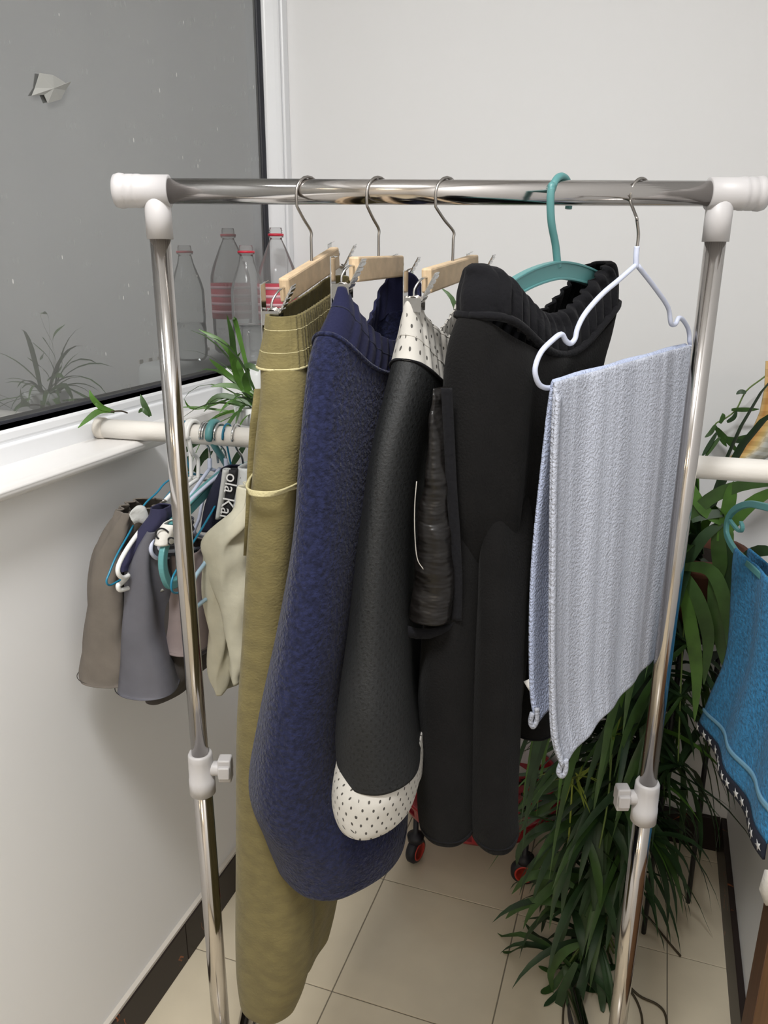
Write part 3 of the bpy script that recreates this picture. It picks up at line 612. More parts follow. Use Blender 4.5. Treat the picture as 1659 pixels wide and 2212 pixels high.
def panel(Lc, Rc, name, m, parent, ns=60, nt=60, amp=.003, k=5, ph=0, solid=.0035, t0=0, t1=1, off=0., nrm=None, hemdip=0):
    pt_ = lambda e: e if isinstance(e, Vector) else onv(e[1], e[0], e[2])
    Lp = [pt_(e) for e in Lc]; Rp = [pt_(e) for e in Rc]
    def samp(P, t):
        Q = smooth(P, 10); x = t*(len(Q)-1); i = min(int(x), len(Q)-2); return Q[i].lerp(Q[i+1], x-i)
    nn = nrm or tn2; rows = []; uvs = []
    wid = (Rp[0]-Lp[0]).length; hei = (Lp[-1]-Lp[0]).length
    for i in range(nt+1):
        t = t0+(t1-t0)*i/nt; a = samp(Lp, t); b_ = samp(Rp, t)
        rows.append([a.lerp(b_, j/ns)+nn*(off+amp*min(1, .25+t*2)*math.sin(2*PI*k*j/ns+ph+t*1.2)) for j in range(ns+1)])
        uvs.append([(j/ns*wid, t*hei) for j in range(ns+2)])
    return MB().grid(rows, uvs=uvs).build(name, m, parent, solid=solid)
panel([(832, 1200, 0.7414), (845, 1197, 0.7357), (1000, 1190, 0.7300), (1200, 1187, 0.7243), (1450, 1186, 0.7167), (1590, 1191, 0.7100), (1656, 1212, 0.7071)],
      [(752, 1485, 0.9358), (764, 1489, 0.9339), (900, 1480, 0.9292), (1050, 1462, 0.9225), (1200, 1442, 0.9149), (1330, 1424, 0.9082), (1418, 1412, 0.9053)], 'front_panel', M['towel'], tw, 80, 70, .0013, 4.3)
panel([(832, 1200, 0.7414), (836, 1188, 0.7472), (1000, 1166, 0.7529), (1250, 1143, 0.7529), (1480, 1142, 0.7481), (1560, 1155, 0.7433)],
      [(752, 1485, 0.9358), (757, 1470, 0.9435), (900, 1450, 0.9435), (1100, 1420, 0.9387), (1300, 1395, 0.9339), (1400, 1380, 0.9292)], 'back_panel', M['towelin'], tw, 40, 50, .003, 3, 1)
def strip(pts, wdir, w_, name, m, parent, solid=.002):
    return MB().grid([[p-wdir*w_, p, p+wdir*w_] for p in pts]).build(name, m, parent, solid=solid)
strip(smooth([onv(x, y, v)+tn2*.003 for y, x, v in ((850, 1201, 0.7348), (1000, 1194, 0.7281), (1200, 1191, 0.7224), (1450, 1190, 0.7147), (1590, 1196, 0.7081), (1650, 1212, 0.7052))], 6), tdir, .0035, 'side_hem', M['towel'], tw, .003)
MB().tube(smooth([onv(x, y, 0.7052) for x, y in ((1212, 1650), (1207, 1668), (1214, 1676), (1221, 1664), (1222, 1640))], 5), .0030, 8).build('hanging_loop', M['towel'], tw)
MB().tube(smooth([onv(x, y, 0.7395) for x, y in ((1150, 1540), (1146, 1560), (1152, 1570), (1160, 1555), (1160, 1530))], 5), .0028, 8).build('corner_loop', M['towel'], tw)
MB().grid([[onv(x, y, .762) for x, y in ((1131, 1472), (1147, 1465))], [onv(x, y, .756) for x, y in ((1148, 1500), (1150, 1490))]]).build('care_tag', M['whitecloth'], tw, solid=.0006)

# ------------------------------------------------------------------ right: blue towel on teal hanger hung from the pipe
BA = on(1592, 1190, 1, 1.235); BB = Vector((.238, .905, 0)); BA.z = 0
rh = thing('coat_hanger', 'bright teal plastic hanger with inner hook, holding the blue towel at right', 'hanger', on(1620, 1100, 1, 1.2))
bdv = (BB-BA).normalized(); bn = bdv.cross(Z0)
def bp(pts): return smooth([onp(x, y, BA, BB) for x, y in pts], 5)
sh_ = bp([(1790, 1140), (1740, 1120), (1690, 1104), (1650, 1094), (1618, 1089), (1590, 1099), (1573, 1120), (1569, 1148), (1576, 1170), (1590, 1192)])
bar0 = sh_[-1]; nearend = Vector((BB.x, BB.y, bar0.z)) + bdv*.0
full = sh_ + [bar0.lerp(nearend, q/6) for q in range(1, 7)]
MB().bar(full, .003, .0052, bn).build('frame', M['teal2'], rh, smooth=False, bevel=.0012)
nt_ = nearend+Z0*.006; top0 = sh_[0]
MB().bar(smooth([nearend, nearend+bdv*.006+Z0*.02, nearend.lerp(top0, .4)+Z0*.035, top0], 5), .003, .0052, bn).build('frame_end', M['teal2'], rh, smooth=False, bevel=.0012)
MB().bar(bp([(1577, 1124), (1586, 1136), (1594, 1145), (1601, 1147), (1604, 1138), (1600, 1128)]), .0026, .0022, bn).build('inner_hook', M['teal2'], rh, smooth=False, bevel=.0008)
hc = (top0+nearend)/2; pipey = pa.lerp(pb, (top0.x-pa.x)/(pb.x-pa.x)); pc = Vector((pa.lerp(pb, .92).x-.0, pipey.y, PZ))
pc = Vector((top0.x+.003, pipey.y, PZ)); hR = PR+.0048
hpts = [top0+Z0*.0, Vector((pc.x, pc.y-hR*.7, pc.z-.045)), ]
for q in range(0, 12):
    an = PI-q/11*PI*1.1; hpts.append(pc+Vector((0, 1, 0))*(hR*math.cos(an))+Z0*(hR*math.sin(an)))
MB().tube(smooth(hpts, 3), .0040, 10).build('hook', M['teal2'], rh)
bt = thing('towel', 'bright blue terry towel with navy star trim hanging at the right edge', 'towel', on(1600, 1900, 1, 1.05))
def Yp(lst): return [(y, x, on(x, y, 1, Y).dot(F0)) for y, x, Y in lst]
LB = Yp([(1186, 1593, 1.234), (1210, 1588, 1.236), (1400, 1578, 1.240), (1500, 1542, 1.25), (1572, 1513, 1.26)])
zt_ = on(1593, 1186, 1, 1.234).z; zh_ = on(1513, 1572, 1, 1.26).z
RB = [Vector((.209, 1.005, zt_+.001)), Vector((.208, 1.0, zt_-.02)), Vector((.206, .99, (zt_+zh_)/2)), Vector((.203, .965, zh_-.004))]
KW = dict(ns=50, amp=.005, k=2.2, ph=.4, nrm=bn)
panel(LB, RB, 'terry_panel', M['bluetowel'], bt, nt=50, t1=.935, **KW)
panel(LB, RB, 'woven_stripe', M['bluestripe'], bt, nt=3, t0=.835, t1=.85, off=.0026, **KW)
trim = panel(LB, RB, 'star_trim', M['trimnavy'], bt, nt=4, t0=.93, t1=1.0, off=.0014, **KW)
R2 = [p+Vector((.012, -.05, 0)) for p in RB]
panel([(y, x+6, v+.012) for y, x, v in LB], R2, 'back_panel', M['bluetowel'], bt, nt=40, ns=40, amp=.004, k=2, ph=2, nrm=bn, off=-.016)
tv = trim.data.vertices; n1 = 51
for q in range(14):
    j = int((q+.5)/14*50); c = tv[2*n1+j].co + ROOT(trim) + bn*.0026
    ex = (tv[2*n1+min(j+1, 50)].co-tv[2*n1+max(j-1, 0)].co).normalized(); ey = ex.cross(bn).normalized(); rot = random.uniform(-.3, .3)
    st = [c+ex*(rr*math.cos(a_+rot))+ey*(rr*math.sin(a_+rot)) for i in range(10) for rr, a_ in [((.0082 if i % 2 == 0 else .0033), i*PI/5+PI/2)]]
    MB().add(st+[c], [(i, (i+1) % 10, 10) for i in range(10)]).build('star', M['star'], trim, solid=.0004)
mid_ = on(1648, 1905, 1, .975)
MB().grid([[on(1652, 1878, 1, .97), on(1668, 1880, 1, .96)], [on(1640, 1920, 1, .97), on(1668, 1915, 1, .96)], [on(1650, 1948, 1, .97), on(1666, 1945, 1, .96)], [on(1655, 1956, 1, .97), on(1660, 1956, 1, .965)]]).build('corner_tape', M['whitecloth'], bt, solid=.0012)
# brown wooden panel at the lower right edge
bx = on(1640, 2205, 1, .93); bx0 = on(1604, 2205, 1, 1.0).x
fr = thing('cabinet', 'brown wooden cabinet side standing by the right wall below the blue towel', 'cabinet', (bx0+.04, .9, 0))
axbox(bx0, XR-.014, .70, 1.0, 0, .60).build('side_panel', M['brownwood'], fr, smooth=False, bevel=.003)
axbox(bx0-.001, bx0+.004, .94, 1.002, 0, .602).build('edge_strip', M['browndark'], fr, smooth=False, bevel=.001)

# ------------------------------------------------------------------ left: hangers and small garments on the pipe
def PX(px):
    y = pa.y+(pb.y-pa.y)*(px-205)/1435
    return on(px, 925, 1, y).x
def pp_(x): q = (x-pa.x)/(pb.x-pa.x); return pa.lerp(pb, q)
def lplane(hx, lean):                    # vertical plane of a hanger hooked at x=hx: runs towards the camera, leaning left by lean
    A = Vector((hx, pp_(hx).y, 0)); return A, A+Vector((-lean, -1, 0))
def hookover(pl, px, r, ext=1.1):
    hx = PX(px); A, B = pl; c = pp_(hx); d = (B-A).normalized(); R_ = PR+r+.0012
    return [c+d*(R_*math.cos(a))+Z0*(R_*math.sin(a)+.0008) for a in [ -.15+q/10*PI*ext for q in range(11)]][::-1]
def wirehanger(label, hookpx, lean, hookpts, framepts, mf, mh, r, rh_, extra=None, sleeve=None):
    pl = lplane(PX(hookpx), lean); P = lambda L_: smooth([onp(x, y, *pl) for x, y in L_], 5)
    c = pp_(PX(hookpx)); t = thing('coat_hanger', label, 'hanger', c-Z0*.1)
    fr = P(framepts); MB().tube(fr, r, 8).build('frame', mf, t)
    # the hidden half, mirrored about the hook to the far side of the pipe
    nk = fr[0]; A, B = pl; d = (B-A).normalized()
    low = min(fr, key=lambda p: p.z); ext = max((p-nk).dot(d) for p in fr)
    far = nk-d*min(.20, ext)-Z0*min(.12, (nk.z-low.z)*.75)
    MB().tube(smooth([nk, nk.lerp(far, .5)+Z0*.006, far, far-Z0*.02+d*.01], 4), r, 8).build('far_arm', mf, t)
    hp = hookover(pl, hookpx, rh_) + P(hookpts)
    MB().tube(smooth(hp, 2), rh_, 8).build('hook', mh, t)
    if sleeve: MB().tube(P(sleeve), r*1.25, 8).build('neck_sleeve', mf, t)
    for e in extra or []: MB().tube(P(e), r, 8).build('arm', mf, t)
    return t
wirehanger('thin blue wire hanger, leftmost on the pipe, under the grey-brown garment', 396, -.05, [(393, 930), (396, 970), (402, 1010)], [(404, 1020), (361, 1040), (338, 1065), (310, 1093), (280, 1150), (252, 1200), (236, 1238), (230, 1256), (238, 1264), (262, 1252), (300, 1237), (360, 1210)], M['bluewire'], M['bluewire'], .0014, .0014)
wirehanger('thin blue wire hanger just right of the leftmost one', 402, .06, [(397, 932), (400, 975), (410, 1015)], [(412, 1024), (380, 1050), (360, 1072), (340, 1097), (318, 1130), (300, 1165), (310, 1180), (360, 1150)], M['bluewire'], M['bluewire'], .0014, .0014)
wirehanger('white plastic hanger with open end hook carrying the navy waistband', 410, -.08, [(403, 950), (411, 977), (413, 1030)], [(412, 1032), (380, 1058), (345, 1095), (300, 1150), (272, 1190), (256, 1222), (256, 1240), (266, 1248), (278, 1243)], M['whitew'], M['whitew'], .0031, .0031)
wirehanger('white plastic hanger carrying the slate shorts', 418, -.02, [(408, 945), (414, 975), (427, 992), (428, 1032)], [(428, 1034), (400, 1056), (370, 1100), (335, 1150), (310, 1195), (280, 1240), (262, 1260), (255, 1264), (258, 1274), (272, 1272), (300, 1262)], M['whitew'], M['whitew'], .0031, .0031)
wirehanger('lavender coated hanger with chrome hook, left of the teal hook', 442, -.08, [(437, 939), (443, 956), (451, 968), (453, 992)], [(453, 1012), (420, 1058), (385, 1108), (352, 1138), (333, 1160), (326, 1184), (331, 1200), (345, 1206), (380, 1200), (440, 1180), (475, 1165)], M['lav'], M['chrome'], .0028, .0018, sleeve=[(453, 990), (453, 1012)])
wirehanger('chrome hooked hanger with lavender frame close behind the teal hook', 449, .0, [(445, 939), (452, 957), (466, 968), (471, 1000)], [(474, 1012), (455, 1040), (440, 1075), (430, 1120), (420, 1150), (440, 1160)], M['lav'], M['chrome'], .0026, .0018)
wirehanger('lavender coated hanger with chrome hook, right of the teal hook', 474, -.02, [(469, 941), (476, 960), (486, 975), (488, 994)], [(489, 1014), (450, 1046), (404, 1088), (370, 1130), (350, 1165), (345, 1185), (365, 1190), (420, 1185)], M['lav'], M['chrome'], .0028, .0018, extra=[[(489, 1014), (510, 1024), (532, 1036)]], sleeve=[(488, 990), (489, 1014)])
wirehanger('thin blue wire hanger with twisted neck, right of the teal hook', 490, -.10, [(485, 928), (488, 950), (493, 975), (500, 1010)], [(503, 1044), (478, 1070), (458, 1105), (436, 1142), (412, 1180), (392, 1215), (374, 1245), (370, 1270), (379, 1281), (405, 1275), (450, 1258)], M['bluewire'], M['bluewire'], .0015, .0015, extra=[[(500, 1008), (503, 1028), (503, 1044)]])
wirehanger('pale blue hanger with chrome hook, rightmost of the pipe hangers', 510, -.12, [(504, 945), (511, 968), (523, 988), (527, 1018)], [(530, 1040), (508, 1085), (482, 1140), (455, 1195), (440, 1220), (420, 1250), (414, 1285), (418, 1313), (440, 1298), (470, 1277), (520, 1240)], M['skyblue'], M['chrome'], .0029, .0018, sleeve=[(528, 1016), (530, 1042)])
# thick teal hanger
pl = lplane(PX(462), -.10); P = lambda L_: smooth([onp(x, y, *pl) for x, y in L_], 5)
t = thing('coat_hanger', 'thick teal plastic hanger on the pipe with rounded shoulder end', 'hanger', pp_(PX(462))-Z0*.1)
A, B = pl; dd = (B-A).normalized(); tn3 = dd.cross(Z0)
MB().bar(P([(545, 1002), (520, 1012), (497, 1022), (450, 1060), (405, 1105), (372, 1148), (355, 1185), (352, 1225), (362, 1258), (374, 1262), (390, 1248), (415, 1222), (440, 1203)]), .0040, .0062, tn3).build('frame', M['teal2'], t, smooth=False, bevel=.0015)
MB().bar([p+Z0*.0055+dd*.002 for p in P([(497, 1014), (450, 1052), (405, 1097), (370, 1140)])], .0058, .0014, tn3).build('shoulder_rib', M['teal2'], t, smooth=False, bevel=.0006)
hp = hookover(pl, 462, .004) + P([(456, 935), (462, 960), (478, 985), (497, 1018)])
MB().tube(smooth(hp, 2), .0042, 8, flatx=1.35).build('hook', M['teal2'], t)

YD = (math.sin(YAW), math.cos(YAW))      # the pipe hangers' direction in rack coordinates
def rows_l(lst, vn, len1, wm, r=.25, sag=0, dx=0):
    out = []
    for i_, (py, a, b) in enumerate(lst):
        length = len1*(.30+.70*i_/(len(lst)-1)); p = onv((a+b)/2, py, vn); out.append((py, a, b, vn, p.dot(R0)+YD[0]*length+dx, vn+YD[1]*length, wm, r, sag, 0))
    return out
g = thing('shirt', 'grey-brown jersey garment, leftmost on the pipe, beside the wall', 'shirt', on(230, 1480, 0, -.70))
cloth(rows_l([(1108, 262, 296), (1150, 236, 290), (1200, 205, 280), (1260, 191, 275), (1330, 186, 290), (1400, 176, 300), (1466, 168, 310), (1484, 172, 312)], 1.005, .20, .022), 'garment_body', M['brown'], g, 8, 60, fold=lambda s, t, side: .005*math.sin(2*PI*1.3*s/(.3+.8*t)+1.5)+.0012*math.sin(40*s+31*t))
ringline(rows_l([(1108, 262, 296), (1150, 236, 290), (1200, 205, 280), (1260, 191, 275), (1330, 186, 290), (1400, 176, 300), (1466, 168, 310), (1484, 172, 312)], 1.005, .20, .022), .93, 'hem_stitching', M['brownin'], g, .0006, 50, .0003)
MB().grid([smooth([onv(x, y, .985+.004*q) for q, (x, y) in enumerate(l)], 4) for l in (((284, 1104), (296, 1093), (308, 1092), (314, 1097)), ((279, 1112), (294, 1103), (310, 1104), (320, 1112)), ((283, 1122), (296, 1116), (309, 1120), (321, 1128)), ((290, 1132), (299, 1128), (309, 1132), (318, 1138)))]).build('collar', M['greycloth'], g, solid=.002)
cloth(rows_l([(1150, 300, 330), (1300, 300, 400), (1450, 300, 440), (1522, 320, 392)], 1.02, .16, .02), 'back_layer', M['brownin'], g, 6, 40, fold=folds(.004, 2, 1.0))
g = thing('shorts', 'slate grey shorts hung with a navy waistband, next to the grey-brown garment', 'shorts', on(340, 1500, 0, -.66))
SL = rows_l([(1150, 325, 350), (1190, 300, 340), (1240, 278, 340), (1300, 270, 347), (1380, 263, 356), (1450, 256, 385), (1500, 251, 400), (1510, 254, 400)], .985, .22, .024)
cloth(SL, 'shorts_body', M['slate'], g, 8, 70, fold=lambda s, t, side: .0055*math.sin(2*PI*1.9*s/(.22+.9*t)+.5)*min(1, t*3), cap=True)
ringline(SL, .94, 'hem_stitching', M['print'], g, .0006, 50, .0003)
cloth(rows_l([(1100, 325, 352), (1120, 318, 360), (1150, 296, 346), (1190, 272, 322), (1222, 258, 296), (1236, 270, 290)], .985, .07, .010), 'waistband', M['navyband'], g, 6, 40, fold=folds(.002, 3, 1))
g = thing('shorts', 'mauve jersey shorts with white lettered waistband, behind the left rack post', 'shorts', on(400, 1420, 0, -.63))
MV = rows_l([(1200, 352, 420), (1250, 350, 450), (1320, 350, 465), (1390, 352, 470), (1418, 362, 468)], 1.02, .20, .022)
cloth(MV, 'shorts_body', M['mauve'], g, 6, 50, fold=folds(.004, 3, .2, 2)); ringline(MV, .90, 'hem_stitching', M['brownin'], g, .0006, 50, .0003)
cloth(rows_l([(1165, 320, 350), (1200, 313, 352), (1240, 318, 358), (1278, 334, 362)], 1.0, .05, .008), 'side_panel', M['greycloth'], g, 5, 30)
wb = cloth(rows_l([(1134, 352, 382), (1150, 342, 378), (1180, 336, 374)], .972, .06, .010), 'waistband', M['whitecloth'], g, 5, 30)
def text(body, origin, ex, ey, size, m, parent, name='lettering'):
    c = bpy.data.curves.new(name, 'FONT'); c.body = body; c.size = size; c.extrude = .0002; c.align_x = 'CENTER'; c.align_y = 'CENTER'
    o = bpy.data.objects.new('tmp', c); COL.objects.link(o); dg = bpy.context.evaluated_depsgraph_get(); me = bpy.data.meshes.new_from_object(o.evaluated_get(dg)); bpy.data.objects.remove(o)
    base = ROOT(parent); ex = Vector(ex).normalized(); ey = Vector(ey); ey = (ey-ex*ey.dot(ex)).normalized(); ez = ex.cross(ey)
    for v in me.vertices: v.co = origin+ex*v.co.x+ey*v.co.y+ez*v.co.z-base
    me.materials.clear(); me.materials.append(m); q = bpy.data.objects.new(name, me); COL.objects.link(q); q.parent = parent; return q
text('Co', onv(358, 1160, .962), R0*1-Z0*.55, Z0+R0*.2, .026, M['print'], wb)
g = thing('cleaning_cloth', 'crumpled cream rag draped over the pale blue hanger', 'cloth', on(480, 1480, 0, -.56))
CR = [(1062, 534, 548), (1100, 526, 546), (1140, 478, 542), (1190, 440, 525), (1240, 452, 530), (1300, 470, 535), (1370, 490, 538), (1440, 505, 540), (1480, 520, 542)]
cloth(rows_l(CR, 1.0, .15, .022), 'cloth_body', M['cream'], g, 6, 50, fold=lambda s, t, side: .006*math.sin(14*s+9*t)+.003*math.sin(31*t+8*s), cap=True)
cloth(rows_l([(1180, 442, 470), (1262, 438, 478), (1340, 443, 484), (1410, 448, 492), (1470, 455, 490), (1502, 470, 482)], .992, .05, .010), 'torn_tail', M['cream'], g, 6, 30, fold=lambda s, t, side: .004*math.sin(10*s+14*t), cap=True)
g = thing('undershorts', 'navy undershorts with black lettered waistband, behind the pale blue hanger', 'undershorts', on(480, 1130, 0, -.57))
cloth(rows_l([(1020, 478, 500), (1060, 458, 492), (1100, 446, 486), (1150, 442, 480)], 1.09, .12, .014), 'fabric', M['navyin'], g, 5, 30)
wb = cloth(rows_l([(1015, 490, 512), (1070, 484, 508), (1122, 476, 502)], 1.065, .03, .005), 'waistband', M['print'], g, 5, 30)
cloth(rows_l([(1015, 482, 490), (1070, 475, 484), (1122, 468, 477)], 1.062, .03, .004), 'band_edge', M['greycloth'], wb, 5, 20)
pA = onv(501, 1030, 1.06); pB = onv(488, 1110, 1.06)
text('ola Kal', (pA+pB)/2-F0*.003, pB-pA, R0, .024, M['white'], wb)
g = thing('undershorts', 'pale grey undershorts with dark letters, partly behind the olive trousers', 'undershorts', on(530, 1100, 0, -.54))
cloth(rows_l([(1012, 514, 545), (1060, 512, 548), (1100, 508, 545)], 1.075, .10, .012), 'fabric', M['greycloth'], g, 5, 30)
pA = onv(531, 1025, 1.07); pB = onv(519, 1095, 1.07)
text('ALK', (pA+pB)/2-F0*.004, pB-pA, R0, .022, M['print'], g)

# ------------------------------------------------------------------ bottles on a white basket in the corner of the sill
bz = on(540, 783, 1, 1.43).z
bxk = thing('storage_basket', 'white perforated plastic basket upturned in the window corner under the bottles', 'basket', (-.765, 1.5, SZ))
X0, X1, Y0, Y1 = FX+.003, -.70, 1.33, 1.665
bk_ = MB(); rows = []
for z, e in ((SZ-.0, .0), (bz-.012, .004), (bz-.004, .008), (bz, .014)):
    ring = []
    for cx, cy, a0 in ((X1-.02, Y1-.02, 0), (X0+.02, Y1-.02, 90), (X0+.02, Y0+.02, 180), (X1-.02, Y0+.02, 270)):
        for q in range(5):
            a = math.radians(a0+q*22.5); ring.append((cx+(.02-e)*math.cos(a), cy+(.02-e)*math.sin(a), z))
    rows.append(ring)
bk_.grid(rows, True, cap1=True).build('basket_shell', M['basket'], bxk, smooth=True)
for i in range(9):
    for j in range(3):
        MB().box((X1-.0005, Y0+.03+i*.032, SZ+.02+j*.022), (.0012, 0, 0), (0, .006, 0), (0, 0, .004)).build('slot', M['caulk'], bxk, smooth=False)
def bottle(c, Hh, R_, water, label, lab, lz):
    t = thing('plastic_bottle', label, 'bottle', c, 'clear plastic bottles on the basket')
    n = .0128
    pr = [(R_*.55, .003), (R_*.8, 0), (R_*.97, .008), (R_, .02), (R_*.97, .035), (R_, .05), (R_, Hh*.30), (R_*.96, Hh*.33), (R_, Hh*.36), (R_, Hh*.60), (R_*.98, Hh*.63), (R_*.86, Hh*.70), (R_*.66, Hh*.78), (R_*.48, Hh*.85), (n*1.05, Hh*.905), (n, Hh*.915)]
    MB().lathe(pr, c, seg=40).build('body', M['pet'], t)
    sc = [(n, Hh*.915), (n, Hh*.925), (n*1.25, Hh*.928), (n*1.25, Hh*.934), (n, Hh*.937)]
    for q in range(3): sc += [(n*1.10, Hh*(.948+.016*q)), (n, Hh*(.956+.016*q))]
    sc += [(n, Hh), (n*.85, Hh)]
    MB().lathe(sc, c, seg=28).build('screw_neck', M['pet'], t)
    MB().lathe([(n*1.05, Hh*.936), (n*1.30, Hh*.937), (n*1.30, Hh*.955), (n*1.05, Hh*.956)], c, seg=28).build('neck_ring', M['capring'], t)
    if water: MB().lathe([(R_*.5, .005), (R_*.77, .004), (R_*.94, .010), (R_*.965, .02), (R_*.94, .035), (R_*.965, .05), (R_*.965, water)], c, seg=40).build('water', M['water'], t)
    if lab:
        MB().lathe([(R_*1.012, lz), (R_*1.012, lz+.075)], c, seg=40).build('label_wrap', M['label'], t)
        lw = t.children[-1]
        for q in range(4): MB().lathe([(R_*1.02, lz+.012+q*.017), (R_*1.02, lz+.018+q*.017)], c, seg=40).build('label_stripe', M['labelw'], t)
    return t
c1 = on(537, 783, 1, 1.43); c1.z = bz
c1 = Vector((on(537, 660, 1, 1.43).x, 1.43, bz)); top1 = on(537, 530, 1, 1.43).z
c2y = 1.585; c2 = Vector((on(599, 600, 1, c2y).x, c2y, bz)); top2 = on(594, 492, 1, c2y).z
bottle(c1, top1-bz, .0335, .075, 'clear plastic bottle part filled with water, left one in the window corner', False, 0)
bottle(c2, top2-bz, .043, 0, 'larger clear plastic bottle with pink label, right one in the window corner', True, .075)

# ------------------------------------------------------------------ plants
def leafmesh(base, d, L, wd, droop, m, parent, name='leaf', rows=8, twist=0., clampw=True):
    d = Vector(d).normalized(); sdv = d.cross(Z0)
    if sdv.length < .05: sdv = Vector((1, 0, 0))
    sdv = (sdv.normalized()*math.cos(twist)+Z0*math.sin(twist)); pts = []
    p = Vector(base); dirn = d.copy(); st = L/(rows-1); V = []
    for i in range(rows):
        t = i/(rows-1); pts.append(p.copy()); dirn = (dirn - Z0*droop*st/L*(.4+1.4*t)).normalized(); p = p+dirn*st
    for i, q in enumerate(pts):
        t = i/(rows-1); w_ = wd*(.55+.45*math.sin(min(1, t*2.2)*PI/2))*(1 if t < .55 else max(0.03, 1-((t-.55)/.45)**1.6)); tg = (pts[min(i+1, rows-1)]-pts[max(i-1, 0)]).normalized()
        s2 = (sdv-tg*sdv.dot(tg)).normalized(); n_ = s2.cross(tg)
        V.append([q-s2*w_+n_*w_*.25, q, q+s2*w_+n_*w_*.25])
    if clampw:
        for r in V:
            for q in r:
                if q.x > XR-.004 or q.x < GX+.004 or q.y > YB-.004 or q.y < (1.285 if q.x > .07 else 1.13 if q.x > -.10 else -9):
                    return None
                q.z = max(q.z, .003)
    return MB().grid(V).build(name, m, parent)
def tuft(c, n, Lr, wr, parent, mats, el=(10, 80), droop=(1.2, 2.6), az=(0, 360)):
    for i in range(n):
        for tries in range(14):
            a = math.radians(random.uniform(*az)); e = math.radians(random.uniform(*el))
            d = Vector((math.cos(a)*math.cos(e), math.sin(a)*math.cos(e), math.sin(e)))
            if leafmesh(Vector(c)+Vector((random.uniform(-.01, .01), random.uniform(-.01, .01), 0)), d, random.uniform(*Lr)*(1-.045*tries), random.uniform(*wr), random.uniform(*droop), random.choice(mats), parent, twist=random.uniform(-.5, .5)): break
def pxleaf(pts, Y, wd, m, parent, name='leaf', axis=1):   # a leaf following seen points
    P = smooth([on(x, y, axis, Yv) for (x, y), Yv in zip(pts, Y if isinstance(Y, (list, tuple)) else [Y]*len(pts))], 4); n = len(P); V = []
    for i, q in enumerate(P):
        t = i/(n-1); w_ = wd*(.5+.5*math.sin(min(1, t*2.5)*PI/2))*(1 if t < .5 else max(.04, 1-((t-.5)/.5)**1.7)); tg = (P[min(i+1, n-1)]-P[max(i-1, 0)]).normalized()
        vw = (q-CP).normalized(); s2 = tg.cross(vw).normalized(); n_ = vw*-.3; s2 = (s2+n_).normalized()
        V.append([q-s2*w_, q+Z0*.001, q+s2*w_])
    return MB().grid(V).build(name, m, parent)
# right-hand mass: one big spider plant in a pot on a stand in the far corner, its runners hanging to the floor
G = [M['leaf2'], M['leafd'], M['leafd'], M['leaf2'], M['leaf']]
GD = [M['leafd'], M['leafd'], M['leaf2']]
pot = Vector((.105, 1.47, .80))
st = thing('plant_stand', 'dark plant stand hidden behind the hanging leaves in the right corner', 'plant stand', (pot.x, pot.y, 0))
for a in range(3):
    an = a*2*PI/3+.4; MB().tube([pot+Vector((.085*math.cos(an), .085*math.sin(an), -.805)), pot+Vector((.07*math.cos(an), .07*math.sin(an), -.125))], .005, 8).build('leg', M['potd'], st)
MB().lathe([(.10, -.13), (.105, -.125), (.105, -.118), (.10, -.115)], pot, seg=24).build('top_plate', M['potd'], st)
pt = thing('flower_pot', 'terracotta pot of the big spider plant in the right corner', 'pot', pot-Z0*.115)
MB().lathe([(.062, -.115), (.066, -.112), (.085, -.01), (.092, -.008), (.092, .018), (.080, .02), (.078, .0), (.01, -.005)], pot, seg=28).build('pot_body', M['pot'], pt)
MB().lathe([(.078, -.004), (.04, .003), (.005, .004)], pot, seg=20).build('soil', M['soil'], pt)
sp1 = thing('spider_plant', 'big arching spider plant filling the right corner behind the blue towel', 'plant', pot)
tuft(pot, 85, (.28, .52), (.006, .011), sp1, G, (8, 82), (1.6, 3.2), (100, 360))
for i in range(75):                       # long leaves falling straight down over the pot's front
    for tries in range(14):
        a = math.radians(random.uniform(140, 330)); c = pot+Vector((.09*math.cos(a), .09*math.sin(a), random.uniform(-.06, .03))); k_ = 1-.06*tries
        if leafmesh(c, (math.cos(a)*.7*k_, math.sin(a)*.7*k_, random.uniform(-.2, .5)), random.uniform(.35, .62), random.uniform(.006, .010), random.uniform(2.6, 4.5)/k_, random.choice(G), sp1, twist=random.uniform(-.4, .4)): break
# runners with plantlets
def runner(name, label, pts, n, Lr, wr, mats, tufts, el=(-60, 50), droop=(1.0, 2.4), grp='hanging runners of the spider plant'):
    P = smooth(pts, 6); t = thing(name, label, 'plant', P[-1], None)
    MB().tube(P, .0016, 6).build('runner', M['stem'], t)
    for f, k in tufts:
        tuft(P[int(f*(len(P)-1))], k, Lr, wr, t, mats, el, droop)
    return t
def o1(x, y, Y): return on(x, y, 1, Y)
runner('spider_plantlets', 'dark hanging plantlets right of the right rack post, above the baseboard', [pot, o1(1480, 1330, 1.36), o1(1470, 1500, 1.34), o1(1465, 1650, 1.33)], 0, (.20, .36), (.005, .009), GD, [(.45, 40), (.72, 45), (1, 35)])
runner('spider_plantlets', 'dark hanging plantlets behind the lower end of the pale towel', [pot, o1(1420, 1350, 1.40), o1(1370, 1520, 1.38), o1(1350, 1680, 1.36), o1(1350, 1800, 1.35)], 0, (.18, .34), (.004, .008), GD, [(.45, 40), (.68, 45), (.85, 40), (1, 30)])
runner('spider_plantlets', 'green plantlets trailing over the right rim of the red trolley', [pot, o1(1350, 1480, 1.44), o1(1310, 1620, 1.41), o1(1290, 1700, 1.38)], 0, (.14, .27), (.0035, .008), G, [(.55, 26), (.8, 26), (1, 26)])
